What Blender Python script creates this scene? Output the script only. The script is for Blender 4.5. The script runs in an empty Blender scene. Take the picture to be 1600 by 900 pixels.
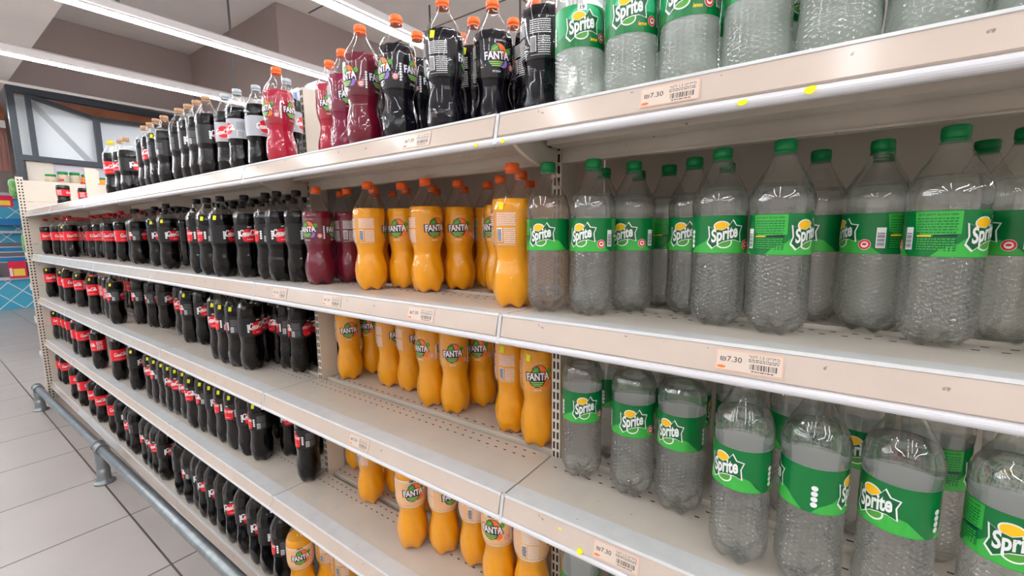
import bpy, bmesh, math, random
from mathutils import Matrix, Vector
random.seed(7)
PI = math.pi
S = bpy.context.scene
COL = S.collection

# ------------------------------------------------------------------ camera
def cam_axes(yaw, pitch, roll):
    fw = Vector((-math.sin(yaw) * math.cos(pitch), math.cos(yaw) * math.cos(pitch), math.sin(pitch)))
    r = Vector((math.cos(yaw), math.sin(yaw), 0)); u = r.cross(fw)
    return r * math.cos(roll) + u * math.sin(roll), -r * math.sin(roll) + u * math.cos(roll), fw
cam = bpy.data.objects.new('camera', bpy.data.cameras.new('camera')); COL.objects.link(cam)
_r, _u, _f = cam_axes(0.6214, -0.1300, -0.0093)
cam.matrix_world = Matrix(((_r.x, _u.x, -_f.x, 0.4987), (_r.y, _u.y, -_f.y, -0.6605), (_r.z, _u.z, -_f.z, 1.5), (0, 0, 0, 1)))
cam.data.sensor_width = 36.0
cam.data.lens = 681.85 / 1600 * 36.0
cam.data.clip_start = 0.02
S.camera = cam

# ------------------------------------------------------------------ light and exposure
STRIP = 41.0        # radiance of the LED strips under the ceiling
w = bpy.data.worlds.new('world'); S.world = w; w.use_nodes = True
w.node_tree.nodes['Background'].inputs[0].default_value = (1.0, 0.97, 0.95, 1)
w.node_tree.nodes['Background'].inputs[1].default_value = 0.35
S.view_settings.view_transform = 'Standard'; S.view_settings.look = 'None'
S.view_settings.exposure = 0.33; S.view_settings.gamma = 1.0
S.view_settings.use_curve_mapping = False
try:
    c = S.cycles
    c.use_denoising = True; c.denoiser = 'OPENIMAGEDENOISE'
    c.max_bounces = 14; c.transparent_max_bounces = 40; c.transmission_bounces = 14
    c.glossy_bounces = 5; c.diffuse_bounces = 8; c.sample_clamp_indirect = 6.0
except Exception:
    pass

# ------------------------------------------------------------------ materials
def srgb(r, g, b):
    f = lambda v: (v / 255 / 12.92) if v / 255 <= 0.04045 else ((v / 255 + 0.055) / 1.055) ** 2.4
    return (f(r), f(g), f(b), 1)
MATS = {}
def mat(name, col, rough=0.5, spec=0.5, metal=0.0, emit=0, coat=0, trans=0, ior=1.45, noise=0, nscale=20, specks=0, bump=0, bscale=80, translucent=0):
    if name in MATS: return MATS[name]
    m = bpy.data.materials.new(name); m.use_nodes = True; MATS[name] = m
    nt = m.node_tree; b = nt.nodes['Principled BSDF']
    if len(col) == 3: col = srgb(*col)
    b.inputs['Base Color'].default_value = col; b.inputs['Roughness'].default_value = rough
    b.inputs['Specular IOR Level'].default_value = spec; b.inputs['Metallic'].default_value = metal
    b.inputs['Coat Weight'].default_value = coat; b.inputs['IOR'].default_value = ior
    b.inputs['Coat Roughness'].default_value = 0.05
    b.inputs['Transmission Weight'].default_value = trans
    if emit:
        b.inputs['Emission Color'].default_value = col; b.inputs['Emission Strength'].default_value = emit
    if noise or bump:
        tc = nt.nodes.new('ShaderNodeTexCoord')
    if noise:
        n = nt.nodes.new('ShaderNodeTexNoise'); n.inputs['Scale'].default_value = nscale; n.inputs['Detail'].default_value = 6
        nt.links.new(tc.outputs['Object'], n.inputs['Vector'])
        mx = nt.nodes.new('ShaderNodeMix'); mx.data_type = 'RGBA'
        mr = nt.nodes.new('ShaderNodeMapRange'); mr.inputs[1].default_value = .35; mr.inputs[2].default_value = .7
        nt.links.new(n.outputs[0], mr.inputs[0]); nt.links.new(mr.outputs[0], mx.inputs[0])
        mx.inputs[6].default_value = col
        mx.inputs[7].default_value = (col[0] * (1 - noise), col[1] * (1 - noise), col[2] * (1 - noise * .95), 1)
        res = mx
        if specks:
            n3 = nt.nodes.new('ShaderNodeTexNoise'); n3.inputs['Scale'].default_value = specks; n3.inputs['Detail'].default_value = 2.5
            nt.links.new(tc.outputs['Object'], n3.inputs['Vector'])
            m3 = nt.nodes.new('ShaderNodeMapRange'); m3.inputs[1].default_value = .735; m3.inputs[2].default_value = .77; m3.inputs[4].default_value = .7
            nt.links.new(n3.outputs[0], m3.inputs[0])
            res = nt.nodes.new('ShaderNodeMix'); res.data_type = 'RGBA'; res.inputs[7].default_value = (.09, .08, .075, 1)
            nt.links.new(m3.outputs[0], res.inputs[0]); nt.links.new(mx.outputs[2], res.inputs[6])
        nt.links.new(res.outputs[2], b.inputs['Base Color'])
    if bump:
        n2 = nt.nodes.new('ShaderNodeTexNoise'); n2.inputs['Scale'].default_value = bscale; n2.inputs['Detail'].default_value = 2
        nt.links.new(tc.outputs['Object'], n2.inputs['Vector'])
        bp = nt.nodes.new('ShaderNodeBump'); bp.inputs['Strength'].default_value = bump; bp.inputs['Distance'].default_value = .002
        nt.links.new(n2.outputs[0], bp.inputs['Height']); nt.links.new(bp.outputs[0], b.inputs['Normal'])
    if translucent:
        out = nt.nodes['Material Output']; tr = nt.nodes.new('ShaderNodeBsdfTranslucent'); tr.inputs[0].default_value = col
        ms = nt.nodes.new('ShaderNodeMixShader'); ms.inputs[0].default_value = translucent
        nt.links.new(b.outputs[0], ms.inputs[1]); nt.links.new(tr.outputs[0], ms.inputs[2]); nt.links.new(ms.outputs[0], out.inputs[0])
    return m

def schlick(nt, f0, power=5):
    """mirror share of a thin skin, the same from both sides"""
    lw = nt.nodes.new('ShaderNodeLayerWeight'); lw.inputs[0].default_value = .5
    pw = nt.nodes.new('ShaderNodeMath'); pw.operation = 'POWER'; pw.inputs[1].default_value = power
    ma = nt.nodes.new('ShaderNodeMath'); ma.operation = 'MULTIPLY_ADD'; ma.inputs[1].default_value = .9 * (1 - f0); ma.inputs[2].default_value = f0
    nt.links.new(lw.outputs['Facing'], pw.inputs[0]); nt.links.new(pw.outputs[0], ma.inputs[0]); return ma
def pet(name, tint=(1, 1, 1), rough=0.025, bump=0.0, milky=0.0, f0=.036):
    """thin clear plastic film: see-through, with a glossy skin"""
    m = bpy.data.materials.new(name); m.use_nodes = True; MATS[name] = m
    nt = m.node_tree; nt.nodes.remove(nt.nodes['Principled BSDF']); out = nt.nodes['Material Output']
    tr = nt.nodes.new('ShaderNodeBsdfTransparent'); tr.inputs[0].default_value = (*tint, 1)
    gl = nt.nodes.new('ShaderNodeBsdfGlossy'); gl.inputs['Roughness'].default_value = rough
    fr = schlick(nt, f0, 2.8)
    ms = nt.nodes.new('ShaderNodeMixShader')
    nt.links.new(fr.outputs[0], ms.inputs[0]); nt.links.new(tr.outputs[0], ms.inputs[1]); nt.links.new(gl.outputs[0], ms.inputs[2])
    last = ms
    if milky:
        df = nt.nodes.new('ShaderNodeBsdfDiffuse'); df.inputs[0].default_value = (.9, .9, .9, 1)
        m2 = nt.nodes.new('ShaderNodeMixShader'); m2.inputs[0].default_value = milky
        nt.links.new(ms.outputs[0], m2.inputs[1]); nt.links.new(df.outputs[0], m2.inputs[2]); last = m2
    if bump:
        tc = nt.nodes.new('ShaderNodeTexCoord')          # rows of moulded dimples round the body
        def op(kind, a, b=None):
            q = nt.nodes.new('ShaderNodeMath'); q.operation = kind
            for i, v in enumerate((a, b)):
                if v is None: continue
                if isinstance(v, (int, float)): q.inputs[i].default_value = v
                else: nt.links.new(v, q.inputs[i])
            return q.outputs[0]
        sx = nt.nodes.new('ShaderNodeSeparateXYZ'); nt.links.new(tc.outputs['Object'], sx.inputs[0])
        th = op('SINE', op('MULTIPLY', op('ARCTAN2', sx.outputs[1], sx.outputs[0]), 16.0)); zz = op('SINE', op('MULTIPLY', sx.outputs[2], 900.0))
        n2 = nt.nodes.new('ShaderNodeTexNoise'); n2.inputs['Scale'].default_value = 95; n2.inputs['Detail'].default_value = 1.5
        nt.links.new(tc.outputs['Object'], n2.inputs['Vector'])
        low = nt.nodes.new('ShaderNodeMapRange'); low.inputs[1].default_value = .13; low.inputs[2].default_value = .10
        nt.links.new(sx.outputs[2], low.inputs[0])
        ht = op('MULTIPLY', op('ADD', op('MULTIPLY', op('MULTIPLY', th, zz), .5), op('MULTIPLY', n2.outputs[0], .8)), low.outputs[0])
        bp = nt.nodes.new('ShaderNodeBump'); bp.inputs['Strength'].default_value = bump; bp.inputs['Distance'].default_value = .002
        nt.links.new(ht, bp.inputs['Height'])
        nt.links.new(bp.outputs[0], gl.inputs['Normal'])
    nt.links.new(last.outputs[0], out.inputs[0])
    return m

def glass_liquid(name, col, ior=1.33, bump=0.9, bend=.5, light_haze=.055):
    """clear soft drink: mostly see-through, some bending of what lies behind, a milky haze in place of light caught inside"""
    m = bpy.data.materials.new(name); m.use_nodes = True; MATS[name] = m
    nt = m.node_tree; nt.nodes.remove(nt.nodes['Principled BSDF']); out = nt.nodes['Material Output']
    tr = nt.nodes.new('ShaderNodeBsdfTransparent'); tr.inputs[0].default_value = (*col, 1)
    rf = nt.nodes.new('ShaderNodeBsdfRefraction'); rf.inputs[0].default_value = (*col, 1)
    rf.inputs['Roughness'].default_value = .03; rf.inputs['IOR'].default_value = ior
    gl = nt.nodes.new('ShaderNodeBsdfGlossy'); gl.inputs['Roughness'].default_value = .03
    df = nt.nodes.new('ShaderNodeBsdfTranslucent'); df.inputs[0].default_value = (.93, .96, .94, 1)
    d2 = nt.nodes.new('ShaderNodeBsdfDiffuse'); d2.inputs[0].default_value = (.93, .96, .94, 1)
    fr = schlick(nt, .02)
    def mix(f, a, b):
        q = nt.nodes.new('ShaderNodeMixShader')
        if isinstance(f, float): q.inputs[0].default_value = f
        else: nt.links.new(f, q.inputs[0])
        nt.links.new(a.outputs[0], q.inputs[1]); nt.links.new(b.outputs[0], q.inputs[2]); return q
    body = mix(bend, tr, rf); cl = mix(.5, df, d2); body = mix(light_haze, body, cl); last = mix(fr.outputs[0], body, gl)  # white diffuse share brightens the drink as if light shone through it
    tc = nt.nodes.new('ShaderNodeTexCoord')
    mp = nt.nodes.new('ShaderNodeMapping'); mp.inputs['Scale'].default_value = (1, 1, 1.8)
    n2 = nt.nodes.new('ShaderNodeTexNoise'); n2.inputs['Scale'].default_value = 75; n2.inputs['Detail'].default_value = 2
    bp = nt.nodes.new('ShaderNodeBump'); bp.inputs['Strength'].default_value = bump; bp.inputs['Distance'].default_value = .003
    nt.links.new(tc.outputs['Object'], mp.inputs[0]); nt.links.new(mp.outputs[0], n2.inputs['Vector'])
    sx = nt.nodes.new('ShaderNodeSeparateXYZ'); nt.links.new(tc.outputs['Object'], sx.inputs[0])
    low = nt.nodes.new('ShaderNodeMapRange'); low.inputs[1].default_value = .13; low.inputs[2].default_value = .10
    nt.links.new(sx.outputs[2], low.inputs[0])
    mu = nt.nodes.new('ShaderNodeMath'); mu.operation = 'MULTIPLY'
    nt.links.new(n2.outputs[0], mu.inputs[0]); nt.links.new(low.outputs[0], mu.inputs[1]); nt.links.new(mu.outputs[0], bp.inputs['Height'])
    for q in (rf, gl): nt.links.new(bp.outputs[0], q.inputs['Normal'])
    nt.links.new(last.outputs[0], out.inputs[0])
    return m

M_tray = mat('cream_enamel', (202, 193, 181), .32, .5, noise=.10, nscale=9, specks=70)
M_strip = mat('price_rail_cream', (200, 185, 172), .16, .5, noise=.05, nscale=14, specks=64)
M_bump = mat('white_bumper', (216, 216, 220), .22, .5)
M_edge = mat('worn_white_edge', (205, 206, 206), .35, .5, noise=.09, nscale=25, specks=80)
M_hole = mat('dark_slot', (58, 52, 48), .8, .1)
M_cream = mat('cream_steel', (208, 198, 183), .4, .5, noise=.05, nscale=5)
M_blocker = mat('light_blocker_cream', (200, 190, 178), .5, .4)  # for the added panels that close the open rear against light
M_kick = mat('kick_plate', (150, 138, 130), .45, .4, noise=.15, nscale=6)
M_galv = mat('galvanised_steel', (150, 158, 160), .38, .5, metal=.75, noise=.28, nscale=22)
M_pet = pet('clear_plastic')
M_petb = pet('dimpled_clear_plastic', tint=(.985, .995, .99), rough=.03, bump=.8, f0=.10)
M_film = pet('clear_film', rough=.08, milky=.012)
M_cola = mat('cola', (8, 6, 6), .2, .05)
M_orange = mat('orange_soda', (248, 172, 20), .35, .3, translucent=.12)
M_red = mat('red_soda', (184, 22, 56), .3, .3, translucent=.15)
M_mag = mat('magenta_soda', (150, 22, 70), .3, .3, translucent=.25)
M_pur = mat('dark_red_soda', (118, 18, 44), .3, .3, translucent=.2)
M_grape = mat('grape_soda', (16, 14, 22), .25, .08)
M_lemon = glass_liquid('lemon_soda', (.98, .99, .985))
M_lemonb = glass_liquid('lit_lemon_soda', (.97, .995, .98), bend=.4, light_haze=.28)  # same drink, top-shelf brightness put into it as stronger milky haze
def plastic(n, c): return mat(n, c, .35, .45)
C_or = plastic('orange_cap', (250, 112, 48)); C_gr = plastic('green_cap', (0, 122, 62)); C_rd = plastic('red_cap', (205, 26, 36))
C_bk = plastic('black_cap', (28, 27, 30)); C_tan = plastic('tan_cap', (176, 136, 100)); C_sv = plastic('silver_cap', (176, 184, 190)); C_ye = plastic('yellow_cap', (250, 205, 30))
def ink(n, c, rough=.3): return mat('ink_' + n, c, rough, .5)
I_w = ink('white', (240, 240, 240)); I_r = ink('red', (226, 24, 38)); I_bk = ink('black', (20, 19, 21)); I_gy = ink('grey', (120, 122, 126))
I_dg = ink('deep_green', (0, 112, 52)); I_lg = ink('leaf_green', (58, 172, 66)); I_pg = ink('panel_green', (0, 92, 46)); I_ye = ink('lemon_yellow', (252, 196, 24))
I_nv = ink('navy', (22, 26, 62)); I_or = ink('orange', (247, 120, 44)); I_leaf = ink('leaf', (76, 158, 54)); I_sv = ink('silver', (178, 182, 190)); I_eg = ink('emerald', (10, 148, 84)); I_mint = ink('mint', (70, 196, 140))
I_lime = ink('lime_stripe', (150, 205, 80)); I_peach = ink('peach', (236, 186, 136)); I_vio = ink('violet', (150, 110, 200))
M_stick = mat('yellow_sticker', (236, 236, 40), .5, .3)
M_tag = mat('price_tag_paper', (214, 198, 184), .25, .5); M_tagline = mat('tag_orange_line', (232, 140, 110), .4); M_tagtxt = mat('tag_print', (92, 84, 82), .6, .2)

# ------------------------------------------------------------------ helpers
def tag(o, label=None, cat=None, group=None, kind=None):
    if label: o['label'] = label
    if cat: o['category'] = cat
    if group: o['group'] = group
    if kind: o['kind'] = kind
    return o
def empty(name, loc=(0, 0, 0), rz=0.0):
    o = bpy.data.objects.new(name, None); COL.objects.link(o); o.location = loc; o.rotation_euler = (0, 0, rz); o.empty_display_size = .05
    return o
def to_obj(name, bm, mats, parent=None, smooth=False, loc=None):
    me = bpy.data.meshes.new(name); bm.normal_update(); bm.to_mesh(me); bm.free()
    for m in (mats if isinstance(mats, (list, tuple)) else [mats]): me.materials.append(m)
    if smooth:
        for p in me.polygons: p.use_smooth = True
    o = bpy.data.objects.new(name, me); COL.objects.link(o)
    if parent: o.parent = parent
    if loc: o.location = loc
    return o
def box(bm, x0, x1, y0, y1, z0, z1, mi=0):
    v = [bm.verts.new(p) for p in ((x0, y0, z0), (x1, y0, z0), (x1, y1, z0), (x0, y1, z0), (x0, y0, z1), (x1, y0, z1), (x1, y1, z1), (x0, y1, z1))]
    for f in ((0, 3, 2, 1), (4, 5, 6, 7), (0, 1, 5, 4), (1, 2, 6, 5), (2, 3, 7, 6), (3, 0, 4, 7)):
        bm.faces.new([v[i] for i in f]).material_index = mi
def extrude_x(bm, prof, x0, x1, mi=0):
    """closed (y,z) outline swept along x"""
    a = [bm.verts.new((x0, y, z)) for y, z in prof]; b = [bm.verts.new((x1, y, z)) for y, z in prof]
    n = len(prof); fs = []
    for i in range(n):
        fs.append(bm.faces.new((a[i], a[(i + 1) % n], b[(i + 1) % n], b[i])))
    fs.append(bm.faces.new(a[::-1])); fs.append(bm.faces.new(b))
    for f in fs: f.material_index = mi
    bmesh.ops.recalc_face_normals(bm, faces=fs)
def tube(bm, p0, p1, r, seg=20, mi=0, caps=True):
    p0, p1 = Vector(p0), Vector(p1); d = (p1 - p0).normalized()
    a = d.cross(Vector((0, 0, 1)) if abs(d.z) < .9 else Vector((1, 0, 0))).normalized(); b = d.cross(a)
    r0, r1 = (r if isinstance(r, tuple) else (r, r))
    A = [bm.verts.new(p0 + (a * math.cos(t) + b * math.sin(t)) * r0) for t in [2 * PI * i / seg for i in range(seg)]]
    B = [bm.verts.new(p1 + (a * math.cos(t) + b * math.sin(t)) * r1) for t in [2 * PI * i / seg for i in range(seg)]]
    fs = [bm.faces.new((A[i], A[(i + 1) % seg], B[(i + 1) % seg], B[i])) for i in range(seg)]
    for f in fs: f.smooth = True
    if caps: fs += [bm.faces.new(A[::-1]), bm.faces.new(B)]
    for f in fs: f.material_index = mi
    bmesh.ops.recalc_face_normals(bm, faces=fs)
def lathe(bm, prof, seg=40, fn=None, mi=0, cap_bottom=False, cap_top=False):
    rings = []
    for (z, r) in prof:
        ring = []
        for i in range(seg):
            t = 2 * PI * i / seg
            rr, zz = fn(t, z, r) if fn else (r, z)
            ring.append(bm.verts.new((rr * math.cos(t), rr * math.sin(t), zz)))
        rings.append(ring)
    for a, b in zip(rings, rings[1:]):
        for i in range(seg):
            f = bm.faces.new((a[i], a[(i + 1) % seg], b[(i + 1) % seg], b[i])); f.smooth = True; f.material_index = mi
    if cap_bottom: bm.faces.new(rings[0][::-1]).material_index = mi
    if cap_top: bm.faces.new(rings[-1]).material_index = mi
    return rings
def interp(tab, z):
    if z <= tab[0][0]: return tab[0][1]
    for (a, ra), (b, rb) in zip(tab, tab[1:]):
        if z <= b:
            t = (z - a) / (b - a); t = t * t * (3 - 2 * t); return ra + (rb - ra) * t
    return tab[-1][1]

# ------------------------------------------------------------------ flat art, later wrapped round a bottle or laid on a sign
class Art:
    """flat coloured shapes in (u, v); build() lays them on a cylinder or a plane"""
    def __init__(s): s.items = []; s.mats = []
    def mi(s, m):
        if m not in s.mats: s.mats.append(m)
        return s.mats.index(m)
    def add(s, verts, faces, m, layer): s.items.append((verts, faces, s.mi(m), layer))
    def poly(s, pts, m, layer=1):
        bm = bmesh.new(); f = bm.faces.new([bm.verts.new((x, y, 0)) for x, y in pts])
        bmesh.ops.triangulate(bm, faces=[f]); bm.verts.index_update()
        s.add([(v.co.x, v.co.y) for v in bm.verts], [[v.index for v in f.verts] for f in bm.faces], m, layer); bm.free()
    def rect(s, x0, x1, y0, y1, m, layer=1): s.poly([(x0, y0), (x1, y0), (x1, y1), (x0, y1)], m, layer)
    def ell(s, cx, cy, rx, ry, m, layer=1, a0=0, a1=360, n=28, tilt=0):
        pts = []
        for i in range(n + (0 if a1 - a0 >= 360 else 1)):
            t = math.radians(a0 + (a1 - a0) * i / n); x, y = rx * math.cos(t), ry * math.sin(t)
            pts.append((cx + x * math.cos(tilt) - y * math.sin(tilt), cy + x * math.sin(tilt) + y * math.cos(tilt)))
        s.poly(pts, m, layer)
    def text(s, body, x, y, h, m, layer=2, bold=0.0, shear=0.0, width=None, rot=0.0, spacing=1.0, align='CENTER'):
        vs, fs = glyphs(body, bold, shear, spacing)
        x0 = min(v[0] for v in vs); x1 = max(v[0] for v in vs); y0 = min(v[1] for v in vs); y1 = max(v[1] for v in vs)
        k = h / (y1 - y0); kx = k if width is None else width / (x1 - x0)
        ox = (x0 + x1) / 2 if align == 'CENTER' else x0
        c, sn = math.cos(rot), math.sin(rot); out = []
        for vx, vy in vs:
            px, py = (vx - ox) * kx, (vy - (y0 + y1) / 2) * k
            out.append((x + px * c - py * sn, y + px * sn + py * c))
        s.add(out, fs, m, layer)
    def stroke(s, pts, wd, m, layer=2):
        P = []
        n = len(pts)
        for i in range(n - 1):
            p0, p1, p2, p3 = pts[max(i - 1, 0)], pts[i], pts[i + 1], pts[min(i + 2, n - 1)]
            for k in range(5):
                t = k / 5
                P.append(tuple(.5 * (2 * p1[j] + (p2[j] - p0[j]) * t + (2 * p0[j] - 5 * p1[j] + 4 * p2[j] - p3[j]) * t * t + (3 * p1[j] - p0[j] - 3 * p2[j] + p3[j]) * t ** 3) for j in (0, 1)))
        P.append(pts[-1]); V = []; F = []
        for i, p in enumerate(P):
            a = P[max(i - 1, 0)]; b = P[min(i + 1, len(P) - 1)]; dx, dy = b[0] - a[0], b[1] - a[1]; L = math.hypot(dx, dy) or 1
            ww = wd * (.55 + .45 * abs(dy / L)) * (.6 if i in (0, len(P) - 1) else 1)
            V += [(p[0] - dy / L * ww / 2, p[1] + dx / L * ww / 2), (p[0] + dy / L * ww / 2, p[1] - dx / L * ww / 2)]
        F = [[2 * i, 2 * i + 1, 2 * i + 3, 2 * i + 2] for i in range(len(P) - 1)]
        s.add(V, F, m, layer)
    def build(s, bm, place, step=.004, cut=True):
        for verts, faces, mi, layer in s.items:
            b2 = bmesh.new(); vv = [b2.verts.new((x, y, 0)) for x, y in verts]
            for f in faces:
                try: b2.faces.new([vv[i] for i in f])
                except ValueError: pass
            if cut:
                x0 = min(v[0] for v in verts); x1 = max(v[0] for v in verts); k = math.ceil(x0 / step)
                while k * step < x1:
                    bmesh.ops.bisect_plane(b2, geom=b2.verts[:] + b2.edges[:] + b2.faces[:], plane_co=(k * step, 0, 0), plane_no=(1, 0, 0)); k += 1
            b2.verts.index_update(); nv = [bm.verts.new(place(v.co.x, v.co.y, layer)) for v in b2.verts]
            for f in b2.faces:
                q = [nv[v.index] for v in f.verts]
                a, b_, c_ = f.verts[0].co, f.verts[1].co, f.verts[2].co
                if f.normal.z < 0 or ((b_ - a).cross(c_ - a)).z < 0: q = q[::-1]
                try: bm.faces.new(q).material_index = mi
                except ValueError: pass
            b2.free()
_gl = {}
def glyphs(body, bold, shear, spacing):
    key = (body, bold, shear, spacing)
    if key in _gl: return _gl[key]
    cu = bpy.data.curves.new('lettering', 'FONT'); cu.body = body; cu.offset = bold; cu.shear = shear; cu.space_character = spacing
    cu.resolution_u = 3; cu.fill_mode = 'FRONT'
    o = bpy.data.objects.new('lettering', cu); COL.objects.link(o)
    dg = bpy.context.evaluated_depsgraph_get(); dg.update()
    me = bpy.data.meshes.new_from_object(o.evaluated_get(dg))
    r = ([(v.co.x, v.co.y) for v in me.vertices], [list(p.vertices) for p in me.polygons])
    bpy.data.objects.remove(o); bpy.data.curves.remove(cu); bpy.data.meshes.remove(me)
    _gl[key] = r
    return r
def heb(t): return t[::-1]      # Blender lays letters out left to right
def script_cola(art, x, y, wdt, m, layer=2, weight=.085):
    """flowing two-word cola script, about 3.3 units wide"""
    k = wdt / 3.3
    C = [(.62, .72), (.6, .9), (.44, .98), (.24, .84), (.1, .52), (.12, .2), (.3, .04), (.5, .14), (.62, .32)]
    o = [(.82 + .14 * math.cos(t), .28 + .22 * math.sin(t)) for t in [PI * .5 + 2 * PI * i / 9 for i in range(10)]]
    c_ = [(1.2, .42), (1.12, .5), (1.0, .4), (.97, .2), (1.06, .07), (1.22, .2)]
    a = [(1.44 + .13 * math.cos(t), .28 + .21 * math.sin(t)) for t in [2 * PI * i / 9 for i in range(10)]]
    st = [(1.6, .52), (1.56, .22), (1.6, .07), (1.72, .2)]
    sw = [(.02, .2), (.2, -.1), (.7, -.14), (1.2, -.06), (1.55, -.02)]
    hy = [(1.7, .3), (1.82, .33)]
    d = 1.72
    l_ = [(2.74, .2), (2.88, .55), (2.98, .92), (2.9, 1.02), (2.8, .7), (2.78, .25), (2.86, .07), (2.96, .18)]
    top = [(2.36, .74), (2.45, .98), (2.7, 1.06), (2.95, .82), (3.2, .78)]
    sh = lambda L, dx: [(p[0] + dx, p[1]) for p in L]
    for L in (C, o, c_, a, st, sw, hy, sh(C, d), sh(o, d), l_, sh(a, 1.63), sh(st, 1.63), top):
        art.stroke([(x + (px - 1.65) * k, y + (py - .45) * k) for px, py in L], weight * k * 1.6, m, layer)
def bars(art, x0, x1, y0, y1, m, n=12, layer=3, seed=1):
    rnd = random.Random(seed); p = x0; stepw = (x1 - x0) / (n * 1.9)
    while p < x1 - stepw * .4:
        wd = stepw * rnd.choice((.6, .6, 1.2, 1.7)); art.rect(p, min(p + wd, x1), y0, y1, m, layer); p += wd + stepw * rnd.choice((.5, .7, 1.1))
def microtext(art, x0, x1, y0, y1, m, rows=6, layer=2, seed=1):
    rnd = random.Random(seed); hh = (y1 - y0) / rows
    for i in range(rows):
        p = x0; yb = y1 - (i + 1) * hh
        while p < x1 - .001:
            wd = min(rnd.uniform(.0015, .005), x1 - p); art.rect(p, p + wd, yb + hh * .3, yb + hh * .78, m, layer); p += wd + .0009

# ------------------------------------------------------------------ the hall
def floor_material():
    m = bpy.data.materials.new('floor_tiles'); m.use_nodes = True; nt = m.node_tree; b = nt.nodes['Principled BSDF']
    tc = nt.nodes.new('ShaderNodeTexCoord'); mp = nt.nodes.new('ShaderNodeMapping'); mp.inputs['Location'].default_value = (3.07, .095, 0)
    nt.links.new(tc.outputs['Object'], mp.inputs[0])
    br = nt.nodes.new('ShaderNodeTexBrick'); br.offset = 0; br.squash = 1
    br.inputs['Scale'].default_value = 1; br.inputs['Brick Width'].default_value = .615; br.inputs['Row Height'].default_value = .615
    br.inputs['Mortar Size'].default_value = .0045; br.inputs['Mortar Smooth'].default_value = .1; br.inputs['Bias'].default_value = 0
    br.inputs['Color1'].default_value = srgb(184, 177, 172); br.inputs['Color2'].default_value = srgb(179, 172, 167); br.inputs['Mortar'].default_value = srgb(84, 76, 72)
    nt.links.new(mp.outputs[0], br.inputs['Vector'])
    n = nt.nodes.new('ShaderNodeTexNoise'); n.inputs['Scale'].default_value = 2.4; n.inputs['Detail'].default_value = 8
    nt.links.new(tc.outputs['Object'], n.inputs['Vector'])
    mx = nt.nodes.new('ShaderNodeMix'); mx.data_type = 'RGBA'; mx.blend_type = 'MULTIPLY'; mx.inputs[0].default_value = .22
    nt.links.new(br.outputs['Color'], mx.inputs[6]); nt.links.new(n.outputs[0], mx.inputs[7]); nt.links.new(mx.outputs[2], b.inputs['Base Color'])
    b.inputs['Roughness'].default_value = .32; b.inputs['Specular IOR Level'].default_value = .4
    return m
M_ceil = mat('ceiling_plaster', (236, 232, 229), .8, .2, noise=.05, nscale=3)
M_taupe = mat('taupe_wall', (172, 158, 154), .8, .2, noise=.05, nscale=2)
M_soffit = mat('soffit_plaster', (234, 228, 223), .75, .2, noise=.08, nscale=2)
M_grid = mat('ceiling_seam', (120, 112, 108), .8, .2)
def plane_box(name, mats, x0, x1, y0, y1, z0, z1, kind='structure'):
    bm = bmesh.new(); box(bm, x0, x1, y0, y1, z0, z1); return tag(to_obj(name, bm, mats), kind=kind)
plane_box('floor', floor_material(), -15, 8, -7, 8, -.1, 0)
bm = bmesh.new(); box(bm, -15, 8, -7, 8, 4.2, 4.3)
for yy in (1.35, 2.6, 3.8): box(bm, -4.9, 8, yy, yy + .02, 4.195, 4.2, 1)
for xx in (-4.2, -2.6, -1.0, .6): box(bm, xx, xx + .02, .3, 8, 4.195, 4.2, 1)
tag(to_obj('ceiling', bm, [M_ceil, M_grid]), kind='structure')
plane_box('wall_aisle', M_soffit, -15, 8, -7.2, -7, 0, 4.2)
plane_box('wall_far', M_taupe, -15.2, -15, -7, 8, 0, 4.2)
plane_box('wall_back', M_taupe, -15, 8, 8, 8.2, 0, 4.2)
plane_box('wall_near', M_soffit, 8, 8.2, -7, 8, 0, 4.2)
plane_box('trim_1', M_soffit, -15, -1.0, -3.2, .30, 3.3, 4.195)               # lowered soffit over the aisle
plane_box('trim_2', M_taupe, -7.75, -7.55, .30, 2.23, 3.06, 4.195)             # upright face closing the recess
plane_box('trim_3', M_taupe, -7.75, -4.95, 2.23, 7.9, 2.2, 4.195)             # bulkhead

# ceiling lights
M_led = mat('led_light', (248, 251, 255), emit=STRIP); M_hous = mat('light_rail', (226, 222, 222), .4, .5); M_rod = mat('hanger_grey', (120, 122, 124), .5, .5)
def strip_light(x, y0, y1, label, tilt=0):
    root = empty('ceiling_light', (x, (y0 + y1) / 2, 3.0)); tag(root, label, 'ceiling light', 'long strip lights under the ceiling')
    L = (y1 - y0) / 2
    bm = bmesh.new()
    extrude = [(-.075, .0), (-.06, .012), (-.022, .012), (-.022, .0), (.022, .0), (.022, .012), (.06, .012), (.075, .0), (.075, .05), (.03, .075), (-.03, .075), (-.075, .05)]
    a = [bm.verts.new((u, -L, z)) for u, z in extrude]; b = [bm.verts.new((u, L, z)) for u, z in extrude]; n = len(a)
    fs = [bm.faces.new((a[i], a[(i + 1) % n], b[(i + 1) % n], b[i])) for i in range(n)] + [bm.faces.new(a), bm.faces.new(b)]
    bmesh.ops.recalc_face_normals(bm, faces=fs)
    to_obj('light_rail', bm, M_hous, root)
    bm = bmesh.new(); box(bm, -.014, .014, -L, L, -.02, .0)
    to_obj('diffuser', bm, M_led, root)
    k = 0
    for t in (-.9, -.45, 0, .45, .9):
        bm = bmesh.new(); tube(bm, (0, t * L, .074), (0, t * L, 1.2 if not (y0 < -3 and t < 0) else .3), .012, 8); to_obj('hanger', bm, M_rod, root)
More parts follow.
